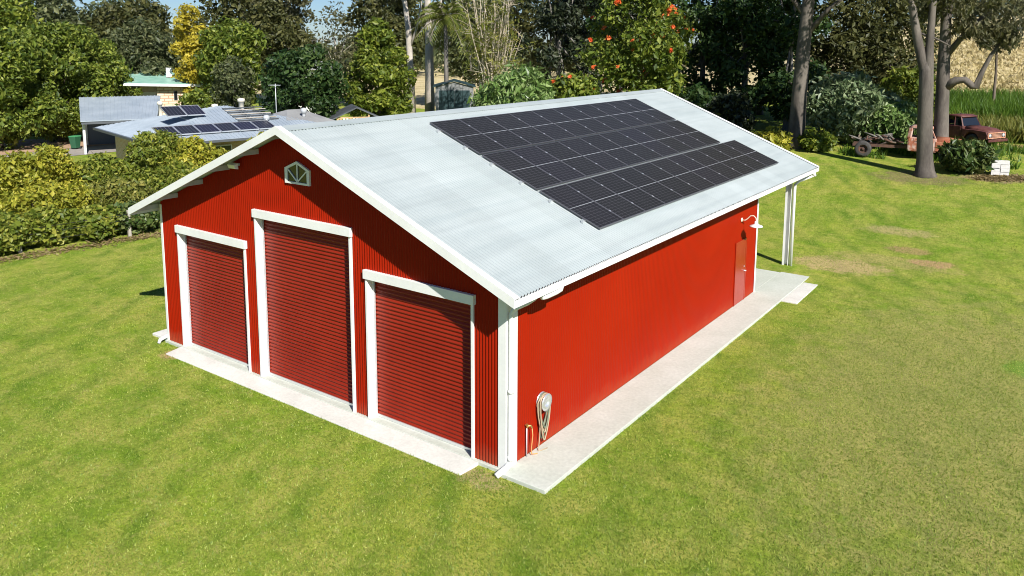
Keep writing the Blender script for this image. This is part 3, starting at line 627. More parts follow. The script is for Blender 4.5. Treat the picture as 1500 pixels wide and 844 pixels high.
def flowers(root, clumps, n, size, seed):
    rng = np.random.default_rng(seed); C = []
    for _ in range(n):
        c = clumps[rng.integers(len(clumps))]; o = rv(rng,1)[0]; o[1] = -abs(o[1]); o[2] = abs(o[2])*.8; o /= np.linalg.norm(o); C.append((c[0]+o[0]*c[3]*1.05, c[1]+o[1]*c[3]*1.05, c[2]+o[2]*c[3], size*rng.uniform(.6,1.3)))
    V, F = clump_leaves(rng, C, n*22, size*1.1, .6, 0, .4, .9); add_crown(root, 'blossom', V, F, LF['flower'], 'stuff')
def flowering(label, x, y, R, z0, z1, n, nf, seed, leaf, cat='tree', fs=.22):
    r = tree('flowering_tree' if cat == 'tree' else 'flowering_shrub', label, cat, x, y, R, z0, z1, leaf, n, .30, seed, 'brown', .18, 22, .4)
    K = ell_clumps(np.random.default_rng(seed), 22, R, z0, z1, .4); flowers(r, K, nf, fs, seed+1); return r
flowering('flowering shrub with red blossom just behind the barn ridge',-16.6,29.4,2.2,.3,5.7,7000,44,43,'mid','shrub',.12)
flowering('tall tree with orange-red blossom clusters behind the far end of the ridge',-15.9,36.6,3.9,1.0,12.4,14000,58,44,'mid','tree',.15)
# dark stand
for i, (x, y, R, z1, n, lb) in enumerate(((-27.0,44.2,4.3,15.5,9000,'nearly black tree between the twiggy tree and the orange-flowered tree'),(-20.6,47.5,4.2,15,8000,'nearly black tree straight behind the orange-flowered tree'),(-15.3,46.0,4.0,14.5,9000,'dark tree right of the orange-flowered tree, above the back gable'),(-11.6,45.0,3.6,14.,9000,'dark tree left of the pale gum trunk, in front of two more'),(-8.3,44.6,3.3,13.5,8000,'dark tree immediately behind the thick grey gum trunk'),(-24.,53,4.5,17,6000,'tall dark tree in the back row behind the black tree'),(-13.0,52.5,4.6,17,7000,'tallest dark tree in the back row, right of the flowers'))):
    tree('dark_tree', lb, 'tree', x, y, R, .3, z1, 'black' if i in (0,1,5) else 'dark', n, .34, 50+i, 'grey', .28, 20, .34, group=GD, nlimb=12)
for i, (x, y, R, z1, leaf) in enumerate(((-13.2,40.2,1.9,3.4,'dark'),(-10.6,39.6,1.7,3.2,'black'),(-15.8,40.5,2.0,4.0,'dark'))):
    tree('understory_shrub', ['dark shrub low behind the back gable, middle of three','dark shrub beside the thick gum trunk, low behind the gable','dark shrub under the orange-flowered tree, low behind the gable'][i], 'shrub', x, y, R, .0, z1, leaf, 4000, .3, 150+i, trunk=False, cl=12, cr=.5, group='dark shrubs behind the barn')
# gum with thick trunk
gum('gum_tree','thick grey gum trunk rising from the lawn just past the barn roof corner',-5.9,38.6,[(0,0,-.3),(0,0,.4),(.05,0,3),(.15,0,6),(.3,0,9),(.4,0,12),(.4,0,15)],[.66,.52,.45,.41,.35,.26,.14],[([(.2,0,6.8),(1.4,.3,8.5),(3.0,.5,9.8)],[.2,.13,.05]),([(.25,0,8),(-1.4,.3,10),(-2.6,.3,11.5)],[.2,.12,.05]),([(.3,0,9),(1.6,-.5,11),(3,-1,13)],[.2,.12,.05])],cloud(R_,22,(.3,0,12.8),(4.2,3.6,3.2),1.35),'gum',8500,.30,'gum',60)
# right gums
gum('gum_tree','leaning forked gum in front of the old trucks, nearest the lawn',2.15,34.2,[(-.05,0,-.3),(-.08,0,.25),(-.12,0,.8),(-.22,0,2.2),(-.3,0,4.2),(-.36,0,5.4),(-.36,0,5.9)],[.72,.47,.40,.37,.35,.33,.2],
    [([(-.34,0,4.7),(-.48,0,5.6),(-.82,-.05,6.8),(-1.15,-.1,8.3),(-1.5,-.2,10.0),(-1.9,-.2,12.5)],[.27,.27,.23,.19,.15,.08]),([(-.30,0,4.7),(-.28,0,5.6),(-.32,.1,6.8),(-.32,.1,8.2),(-.3,.1,10),(.1,.2,13)],[.27,.25,.2,.17,.14,.07]),([(-.9,-.05,7.4),(-.1,.2,7.1),(.6,.3,6.7)],[.06,.05,.03])],
    cloud(R_,20,(-.8,-.2,12.0),(3.6,3.4,2.4),1.2)+cloud(R_,5,(1.6,.5,9.6),(1.2,1,1.0),.7),'gum',9000,.27,'gum',62)
gum('gum_tree','second gum behind the forked one, with a low branch bent like an elbow',2.05,39.4,[(0,0,-.3),(0,0,.3),(-.1,0,2.5),(-.2,0,5.3),(-.25,0,8),(0,0,12)],[.62,.42,.37,.33,.26,.12],
    [([(-.1,0,3.9),(.5,-.1,4.35),(.95,-.15,4.4),(1.35,-.15,4.05),(1.5,-.15,4.0),(1.75,-.1,4.9),(2.1,-.05,5.8),(2.7,0,6.8)],[.30,.22,.19,.19,.18,.13,.10,.06]),([(-.2,0,5.6),(.9,.1,7.2),(2.0,.2,8.4)],[.2,.12,.05])],
    cloud(R_,10,(1.4,.1,7.4),(1.2,1.0,1.0),.62)+cloud(R_,6,(2.9,.1,6.9),(.8,.6,.7),.5)+cloud(R_,12,(1.5,.2,9.8),(3.2,2,1.7),.9),'gum',8500,.25,'gum',63)
tree('gum_tree','gum on the rise beyond the trucks, its loose crown filling the upper right','tree',3.0,56.0,2.6,5.0,9.8,'gum',3600,.30,64,'brown',.12,18,.36,droop=.8,aspect=.35)
tree('olive_tree','olive green tree behind the silvery shrub, right of the thick gum','tree',-6.0,48.8,3.4,.5,10.5,'olive',9000,.32,65,'brown',.2,20,.38,group=GS)
tree('olive_tree','olive green tree left of the forked gum, reaching the top of the view','tree',-3.2,51.2,3.6,.5,9.6,'olive',9500,.32,66,'brown',.2,20,.38,group=GS)
tree('green_shrub','yellow-green shrub behind the truck chassis, left of the forked gum','shrub',-1.2,47.0,2.1,.2,4.6,'bright',5500,.28,67,group=GS,cl=16,trunk=False)
tree('silver_shrub','big silvery green broad-leaved shrub right of the thick gum trunk','shrub',-3.3,41.3,2.9,.2,4.3,'silver',9000,.40,68,cl=20,cr=.42,aspect=.36,droop=.7,trunk=False,group=GS)
tree('silver_shrub','smaller green broad-leaved shrub above the truck chassis','shrub',-.9,41.2,1.9,.2,2.7,'mango',4500,.36,69,cl=14,cr=.45,aspect=.36,droop=.7,trunk=False,group=GS)
tree('low_shrub','low yellow-green shrub peeping over the barn roof corner','shrub',-6.9,36.4,1.5,.0,1.3,'yellowgreen',2600,.26,70,cl=12,cr=.5,trunk=False,group=GS)
tree('low_shrub','low yellow-green shrub at the foot of the thick gum trunk','shrub',-4.6,38.4,1.3,.0,1.0,'bright',2200,.24,71,cl=12,cr=.5,trunk=False,group=GS)
tree('leafy_bush','dark broad-leaved bush on the lawn in front of the trucks','shrub',3.75,35.6,1.35,.0,1.75,'ivy',3800,.32,72,cl=16,cr=.42,aspect=.38,droop=.8,trunk=False,group=GS)
tree('skyline_tree','distant tree on top of the dry hill at the upper right','tree',4,150,6,1,6.5,'olive',3500,.6,73,cl=16,group='trees on the dry hill')
tree('skyline_tree','distant tree on the dry hill left of the others','tree',-16,158,7,1,8,'grey',3500,.7,74,cl=16,group='trees on the dry hill')
tree('skyline_tree','distant bushy tree on the dry hill at the right edge','tree',18,165,7,1,6,'olive',3500,.7,75,cl=16,group='trees on the dry hill')
# far woodland beyond the paddock: one mass
def far_wood():
    rng = np.random.default_rng(9); K = []
    for _ in range(420):
        a = rng.uniform(-1.35, .35); D = rng.uniform(190, 330); x, y = 8.7+D*math.sin(a), -11.9+D*math.cos(a)
        if x > -60 and y < 260: continue
        g = float(terr(x, y)); h = rng.uniform(5, 13)
        for q in range(3): K.append((x+rng.uniform(-4,4), y+rng.uniform(-4,4), g+h*rng.uniform(.25,.8), h*.33))
    V, F = clump_leaves(rng, K, 42000, 1.5, .6, .2, .3, .5); NTRI[0] += 2*len(F)
    tag(link('far_woodland', mesh_np('far_woodland', V, F, LF['grey'])), 'hazy grey-green woodland on the horizon beyond the paddock', 'woodland', None, 'stuff')
far_wood()
# left hedge shrubs
HL = [(-35.5,4.3,2.4,2.95,'yellowgreen',8000,'yellow-green shrub at the left edge, back row of the hedge'),(-33.2,6.2,2.2,3.35,'yellowgreen',8000,'bright yellow-green shrub, second from the left in the back row of the hedge'),
 (-33.0,9.0,1.9,2.55,'hedge',6000,'reddish green shrub in the middle of the hedge, below the driveway'),(-32.2,11.8,1.9,3.75,'hedge',7000,'tall green shrub below the white carport post'),
 (-30.8,13.0,1.7,3.2,'yellowgreen',6000,'bushy shrub below the house solar panels, left of the window'),(-30.6,14.6,1.3,2.4,'yellowgreen',5000,'yellow-tipped shrub in front of the house window'),(-28.2,15.6,1.2,3.5,'yellowgreen',4500,'thin yellow-green shrub poking above the barn rake'),
 (-29.2,4.6,2.1,2.1,'yellowgreen',6500,'mid-height yellowish shrub at the left, between the two hedge rows'),(-28.8,7.6,1.8,1.9,'weed',4500,'mid-height brownish straggly shrub in the middle of the hedge slope'),(-28.4,10.6,2.0,2.3,'hedge',6000,'mid-height dark shrub behind the left barn eave')]
for i, (x, y, R, h, lf, n, lb) in enumerate(HL): tree('hedge_shrub', lb, 'shrub', x, y, R, .0, h, lf, int(n*1.35), .185, 80+i, cl=30, cr=.32, trunk=False, group=GH)
LL = [(-26.4,1.5,1.45,1.5,'hedge','dark ivy mound nearest the left edge of the photo'),(-26.3,3.2,1.4,1.45,'hedge','low brownish mound of creeper, second from the left edge'),(-25.9,4.9,1.35,1.3,'hedge','low creeper mound just left of the fence post'),(-25.6,6.6,1.35,1.25,'ivy','dark broad-leaved mound just right of the fence post'),(-25.6,8.5,1.4,1.3,'ivy','dark leafy mound close behind the white barn corner'),(-26.0,10.6,1.4,1.4,'ivy','leafy mound hidden partly by the barn wall'),(-26.7,-.4,1.5,1.6,'ivy','ivy mound cut by the left edge of the photo')]
for i, (x, y, R, h, lf, lb) in enumerate(LL): tree('creeper_mound', lb, 'shrub', x, y, R, .0, h, lf, 5200, .18, 100+i, cl=18, cr=.42, aspect=.7, trunk=False, group='creeper mounds at the hedge foot')
# litter strip at hedge foot
def litter(name, label, pts, n, size, seed, leaf='dryleaf'):
    rng = np.random.default_rng(seed); P = np.array(pts); k = rng.integers(len(P)-1, size=n); t = rng.random(n)[:,None]
    c = P[k]*(1-t)+P[k+1]*t; c = c+rng.normal(size=(n,2))*np.array([.32,.32]); z = terr(c[:,0],c[:,1])+.02+.04*rng.random(n)
    nr = norm(rv(rng,n)*.5+np.array([0,0,1])); d = rv(rng,n); d = norm(d-nr*(d*nr).sum(1,keepdims=True)); s = size*(.6+.8*rng.random(n)); V, F = leafquads(np.c_[c,z], nr, d, s, s*.6)
    NTRI[0] += 2*n; tag(link(name, mesh_np(name, V, F, LF[leaf])), label, 'leaf litter', None, 'stuff')
litter('leaf_litter','dry brown leaves along the foot of the hedge',[(-25.2,-1),(-24.9,2),(-24.5,5),(-24.1,7.5),(-24.4,11)],2300,.12,7)
litter('leaf_litter','dry leaves and twigs scattered right of the white blocks',[(4.6,34.6),(5.4,34.9),(6.4,35.5)],1400,.14,8)
# fence along the hedge
fe = thing('wire_fence','low wire fence with grey posts at the foot of the hedge','fence',(-24.8,6,0))
for yy in (-2.2,1.9,5.97,10.): xo = 0 if yy == 5.97 else -.9; MB().box(xo-.06,xo+.06,yy-6-.06,yy-6+.06,-.15,1.12 if yy == 5.97 else .9).build('post', M['grey_timber'], fe, .01)
for z in (.35,.7,.95): MB().tube([(-.83,-8.2,z*.9),(-.83,-4.1,z*.9),(0.065,-.03,z),(-.83,4,z*.9)], .012, 4).build('wire', M['black'], fe)
# tall grass and weeds beyond the trucks
def blades(name, label, cat, region, n, h, w, leaf, seed, bend=.35):
    rng = np.random.default_rng(seed); P = region(rng, n); n = len(P); z = terr(P[:,0],P[:,1])-.01
    a = rng.uniform(0,2*np.pi,n); hh = h*(.5+rng.random(n)*.8); s = np.stack([np.cos(a),np.sin(a),np.zeros(n)],1)*(w*(.6+.8*rng.random(n)))[:,None]*.5
    b = rng.normal(size=(n,3))*bend*hh[:,None]; b[:,2] = hh; base = np.c_[P,z]
    V = np.stack([base-s, base+s, base+b], 1).reshape(-1,3); F = np.arange(3*n).reshape(-1,3); NTRI[0] += n
    return tag(link(name, mesh_np(name, V, F, LF[leaf])), label, cat, None, 'stuff')
def rect(x0,x1,y0,y1): return lambda rng,n: np.c_[rng.uniform(x0,x1,n), rng.uniform(y0,y1,n)]
blades('tall_grass','tall bright green grass beyond the trucks at the right','grass',rect(-3,11,50.5,64),26000,1.5,.12,'cane',21)
blades('weeds','yellowish weeds around the old trucks','weeds',rect(-1.5,11,45.6,51),9000,1.1,.14,'weed',22)
def near_trucks(rng, n):
    x = rng.uniform(-3.2, 6.0, n); y = rng.uniform(37.2, 46, n); k = noise_keep(x, y, rng); return np.c_[x[k], y[k]]
def noise_keep(x, y, rng): return (np.sin(x*1.7+np.sin(y*1.3)*2)+np.sin(y*2.1+x)) > rng.uniform(-.3, 1.2, len(x))
blades('rough_grass','rough unmown grass tufts around the old trucks','grass',near_trucks,9000,.45,.07,'cane',25,.4)
blades('dry_grass','dry yellow grass tussocks on the paddock hill','grass',rect(-12,16,66,130),9000,.40,.35,'straw',23,.6)
# mown lawn blades
def lawn_region(rng, n):
    a = rng.uniform(-1.28, .08, n); u = rng.random(n); D = 11+38*u**1.15; x = 8.73+D*np.sin(a); y = -11.9+D*np.cos(a)
    k = ~((x > -11.95) & (x < 1.03) & (y > -.07) & (y < 18.5)) & ~((x > -11.14) & (x < -.6) & (y > -.57) & (y < 0)) & ~((x > 1.0) & (x < 1.57) & (y > 13.9) & (y < 18.1)) & ~((x > -12.8) & (x < -11.8) & (y > 0) & (y < 14.4)) & ~((x > 0) & (x < 1.03) & (y > -.16) & (y < 1)) & (x > -25.2)
    return np.c_[x[k], y[k]]
blades('grass','short mown grass of the lawn around the barn','grass',lawn_region,620000,.045,.026,'lawn',24,.55)

# ------------------------------------------------------------- houses
def hip(b, u0, u1, v0, v1, ze, zr, ins_u, P):
    vm = (v0+v1)/2; A = [P(u0,v0,ze),P(u1,v0,ze),P(u1,v1,ze),P(u0,v1,ze),P(u0+ins_u,vm,zr),P(u1-ins_u,vm,zr)]
    b.add(A, [(0,1,5,4),(1,2,5),(2,3,4,5),(3,0,4)]); B = [P(u,v,ze-.14) for u, v in ((u0,v0),(u1,v0),(u1,v1),(u0,v1))]
    b.add(A[:4]+B, [(4,5,1,0),(5,6,2,1),(6,7,3,2),(7,4,0,3),(7,6,5,4)])
I3 = lambda u, v, z: (u, v, z)
RH = math.atan2(.976, .22)
house = thing('house', 'low brick house with blue-grey metal roof behind the hedge', 'house', (-34.5,12.9,-.05), RH)
# local u = along the front eave, v = to the rear (local +y)
b = MB(); hip(b, 0, 13, 0, 12.4, 2.62, 4.15, 6.2, I3); rf = b.build('roof', M['house_roof'], house)
def ribs(u0, u1, v0, z0, v1, z1, step, m, par, w=.05, h=.035):
    b = MB(); n = int((u1-u0)/step)
    for i in range(n+1): u = u0+i*step; b.bar((u,v0,z0),(u,v1,z1),w,h)
    return b.build('roof_rib', m, par)
b = MB(); z = lambda v: 2.62+v*1.53/6.2
for i in range(49):
    u = .35+i*.26; vmax = min(6.2, u, 13-u)
    if vmax > .3: b.bar((u,.02,z(.02)+.012),(u,vmax,z(vmax)+.012),.04,.03)
for i in range(46):
    v = .3+i*.26; um = min(v, 12.4-v)
    if um > .3: b.bar((.02,v,2.64),(um,v,2.64+um*1.53/6.2),.04,.03)
b.build('roof_rib', M['house_roof'], rf)
MB().box(-.05,13.05,-.12,-.005,2.46,2.60).box(-.12,-.055,-.1,12.4,2.46,2.60).build('gutter', M['dark_steel'], house)
MB().box(1.0,12.2,1.2,1.35,0,2.46).box(1.0,1.15,1.36,11.4,0,2.46).build('wall', M['brick'], house)
for u0, u1 in ((3.6,5.0),(8.2,9.8)):
    w = MB().box(u0,u1,1.13,1.17,1.0,1.06).box(u0,u1,1.13,1.17,2.06,2.12).box(u0,u0+.06,1.13,1.17,1.061,2.059).box(u1-.06,u1,1.13,1.17,1.061,2.059).box((u0+u1)/2-.03,(u0+u1)/2+.03,1.13,1.17,1.061,2.059).build('window', M['white'], house)
    MB().box(u0+.061,u1-.061,1.18,1.196,1.06,2.06).build('pane', M['glass'], w)
b = MB(); hip(b, 8.3, 13.5, .5, 8.4, 2.66, 3.8, 2.1, I3); b.build('wing_roof', M['house_roof_dark'], house)
MB().box(12.9,13.05,1.4,7.8,0,2.5).build('wing_wall', M['brick'], house)
for (u, v, hh, r) in ((3.4,9.2,.9,.13),(6.8,8.3,.6,.16),(8.6,8.0,.95,.18)):
    MB().lathe([(r,0),(r,hh),(r*1.5,hh),(r*1.4,hh+.2),(0,hh+.26)], 12, (u,v,3.3)).build('vent_pipe', M['cream'], house)
for (u, v) in ((8.0,2.6),(10.9,3.0)):
    MB().lathe([(.12,0),(.12,.25),(.2,.27),(.22,.5),(.12,.58),(0,.6)], 12, (u,v,3.1 if u < 10 else 3.4)).build('roof_vent', M['galv'], house)
ant = thing('antenna', 'thin television aerial mast rising behind the grey house roof', 'antenna', (-38.0,24.2,3.3))
MB().tube([(0,0,-.8),(0,0,2.2)], .03, 6).build('mast', M['galv'], ant)
MB().bar((-.5,0,2.1),(.5,0,2.1),.03).bar((-.4,-.3,2.1),(-.4,.3,2.1),.02).bar((-.1,-.35,2.1),(-.1,.35,2.1),.02).bar((.2,-.3,2.1),(.2,.3,2.1),.02).build('crossbar', M['galv'], ant)
# panels on the house roof
hp = MB().box(0,1.12,0,1.5,0,.04); hp_me = mesh_of(hp, 'cell_sheet', M['pv_old']); hf_me = mesh_of(MB().box(-.03,1.15,-.03,-.001,-.01,.06).box(-.03,1.15,1.501,1.53,-.01,.06).box(-.03,-.001,-.001,1.501,-.01,.06).box(1.121,1.15,-.001,1.501,-.01,.06), 'frame', M['alu'])
sl_ = math.atan(1.53/6.2); hm = Matrix.Translation((-34.5,12.9,-.05)) @ Matrix.Rotation(RH, 4, 'Z')
def hpanel(u, v, dz, label, group, tilt=sl_):
    p = bpy.data.objects.new('solar_panel', None); COL.objects.link(p); p.empty_display_size = .2
    p.matrix_world = hm @ Matrix.Translation((u, v, z(v)+dz)) @ Matrix.Rotation(tilt, 4, 'X'); link('cell_sheet', hp_me, p); link('frame', hf_me, p); tag(p, label, 'solar panel', group)
for k in range(6): hpanel(.7+k*1.22, .95, .10, 'solar panel in the front row of six on the house roof, %s from the left' % ORD[k], 'front row of panels on the house roof')
for k in range(2): hpanel(2.2+k*1.22, 4.0, .2, 'solar panel in the upper pair on the house roof, %s one' % ('left' if k == 0 else 'right'), 'upper pair of panels on the house roof', .33)
ht = thing('pool_heater', 'brown striped solar heating tubes lying on the house roof ridge', 'solar heater', (-34.5,12.9,-.05), RH)
for k in range(7): MB().bar((6.2,2.9+k*.42,z(2.9+k*.42)+.07),(9.0,2.9+k*.42,z(2.9+k*.42)+.07),.2,.05).build('tube_mat', M['grey_timber'] if k % 2 else M['dark_steel'], ht)
# open carport left of the house
cpt = thing('carport', 'open carport with ribbed blue-grey roof on white posts beside the driveway', 'carport', (-54.9,19.4,-.08))
A = [(2.9,-2.1,2.62),(5.2,2.6,2.62),(-.9,6.6,3.95),(-3.7,1.1,3.95)]; A = [Vector(p) for p in A]
b = MB(); b.hexa([p-Vector((0,0,.06)) for p in A]+A); r_ = b.build('roof', M['house_roof'], cpt)
b = MB()
for i in range(22):
    t = (i+.3)/22; b.bar(A[0].lerp(A[1],t)+Vector((0,0,.02)), A[3].lerp(A[2],t)+Vector((0,0,.02)), .06, .05)
b.build('roof_rib', M['house_roof'], r_)
MB().bar(A[0]+Vector((-.1,.1,-.16)),A[1]+Vector((-.1,-.1,-.16)),.12,.2).build('beam', M['dark_steel'], cpt)
for q in ((2.3,-1.6),(4.6,2.4),(-3.1,1.2),(-.8,6.0)): MB().box(q[0]-.07,q[0]+.07,q[1]-.07,q[1]+.07,-.1,2.42 if q[0] > 1 else 3.7).build('post', M['white'], cpt)
MB().hexa([(-3.2,1.35,-.1),(-.6,6.2,-.1),(-.75,6.3,-.1),(-3.35,1.45,-.1),(-3.2,1.35,3.7),(-.6,6.2,3.7),(-.75,6.3,3.7),(-3.35,1.45,3.7)]).build('wall', M['dark_steel'], cpt)
bn = thing('wheelie_bin', 'dark green wheelie bin beside the carport post', 'bin', (-56.4,18.9,-.06), .4)
MB().hexa([(-.22,-.24,.08),(.22,-.24,.08),(.22,.24,.08),(-.22,.24,.08),(-.3,-.36,.98),(.3,-.36,.98),(.3,.34,.98),(-.3,.34,.98)]).build('body', M['bin'], bn, .03)
MB().hexa([(-.32,-.38,.985),(.32,-.38,.985),(.32,.38,.985),(-.32,.38,.985),(-.28,-.32,1.06),(.28,-.32,1.06),(.28,.36,1.08),(-.28,.36,1.08)]).build('lid', mat('bin_lid', (.05,.22,.09), .5), bn, .02)
for s in (-.24,.24): MB().lathe([(0,-.03),(.1,-.03),(.1,.03),(0,.03)], 12, (s,.26,.10), 'x').build('wheel', M['black'], bn)
# green-roofed house
gh = thing('house', 'pale stone house with green metal roof half hidden by trees', 'house', (-62.0,30.0,.55), math.atan2(.86,.5))
b = MB(); b.hexa([(-3.4,-.9,4.05),(5.6,-.9,3.75),(5.6,5.5,4.6),(-3.4,5.5,4.9),(-3.4,-.9,4.15),(5.6,-.9,3.85),(5.6,5.5,4.7),(-3.4,5.5,5.0)]); gr = b.build('roof', M['green_roof'], gh)
MB().bar((-3.4,-.93,4.0),(5.6,-.93,3.7),.05,.22).build('fascia', M['white'], gh)
MB().box(-.6,5.0,0,.2,-.7,3.8).build('wall', M['stone'], gh)
MB().box(-3.2,-.62,.6,.8,-.7,3.2).build('wall', M['cream'], gh); MB().box(-3.2,-.62,.62,.78,3.2,3.95).build('gable_panel', M['brick'], gh)
for u in (1.0,2.4): 
    w = MB().box(u-.16,u+.16,-.03,-.004,2.4,3.3).build('window', M['dark_steel'], gh); MB().box(u-.12,u+.12,-.045,-.031,2.45,3.25).build('pane', M['glass'], w)
MB().box(.3,.8,2.0,2.5,4.5,5.4).build('chimney', M['white'], gh)
# pale far house
ph = thing('house', 'small pale cottage glimpsed beneath the old palm', 'house', (-66.,49.,0), .9)
MB().box(-4,4,-2.5,2.5,0,5.4).build('wall', M['white'], ph); b = MB(); hip(b,-4.5,4.5,-3,3,5.5,7.0,3,I3); b.build('roof', M['house_roof_dark'], ph)
# cubby hut
cu = thing('cubby_house', 'small hut with charcoal roof and timber gable behind the barn ridge', 'hut', (-36.4,30.2,float(terr(-36.4,30.2))), math.radians(54))
zz = 1.55
b = MB().hexa([(-2.5,-1.2,zz),(0,-1.2,zz+1.15),(0,2.2,zz+1.15),(-2.5,2.2,zz),(-2.5,-1.2,zz+.08),(0,-1.2,zz+1.25),(0,2.2,zz+1.25),(-2.5,2.2,zz+.08)])
b.hexa([(0,-1.2,zz+1.15),(2.5,-1.2,zz),(2.5,2.2,zz),(0,2.2,zz+1.15),(0,-1.2,zz+1.25),(2.5,-1.2,zz+.08),(2.5,2.2,zz+.08),(0,2.2,zz+1.25)]); b.build('roof', M['dark_roof'], cu)
MB().bar((-1.4,-1.0,zz+.45),(.9,-1.0,zz+.45),.07,.1).bar((.9,-1.0,0),(.9,-1.0,zz+.75),.12).bar((-1.4,-1.0,0),(-1.4,-1.0,zz+.5),.12).build('frame', M['timber'], cu)
for k in range(9): MB().box(-1.25+k*.24,-1.11+k*.24,-1.03,-1.0,.5,zz+.4).build('picket', M['white'] if k % 3 else M['timber'], cu)
MB().box(-2.0,2.0,1.8,1.9,0,zz).build('wall', M['grey_timber'], cu)
# garden shed
gs = thing('garden_shed', 'small green and grey steel garden shed under the trees', 'shed', (-36.2,41.7,float(terr(-36.2,41.7))-.05), math.radians(40)); gs.scale = (1.22,1.1,1.14)
MB().prism([(-1.35,0),(1.35,0),(1.35,2.65),(0,3.05),(-1.35,2.65)], 0, .05).build('front_wall', M['shed_grey'], gs)
MB().box(1.30,1.35,.055,3.4,0,2.63).box(-1.35,-1.30,.055,3.4,0,2.63).box(-1.30,1.30,3.35,3.4,0,2.63).build('side_wall', M['shed_grey'], gs)
b = MB()
for i in range(14): b.box(1.352,1.368,.15+i*.24,.22+i*.24,0,2.6)
b.build('wall_rib', M['shed_grey'], gs)
for x0, x1 in ((-1.1,-.01),(.01,1.1)): MB().box(x0,x1,-.04,-.004,.05,2.4).build('door', M['green_steel'], gs)
MB().hexa([(-1.55,-.15,2.62),(0,-.15,3.08),(0,3.6,3.08),(-1.55,3.6,2.62),(-1.55,-.15,2.68),(0,-.15,3.14),(0,3.6,3.14),(-1.55,3.6,2.68)]).hexa([(0,-.15,3.08),(1.55,-.15,2.62),(1.55,3.6,2.62),(0,3.6,3.08),(0,-.15,3.14),(1.55,-.15,2.68),(1.55,3.6,2.68),(0,3.6,3.14)]).build('roof', M['green_steel'], gs)

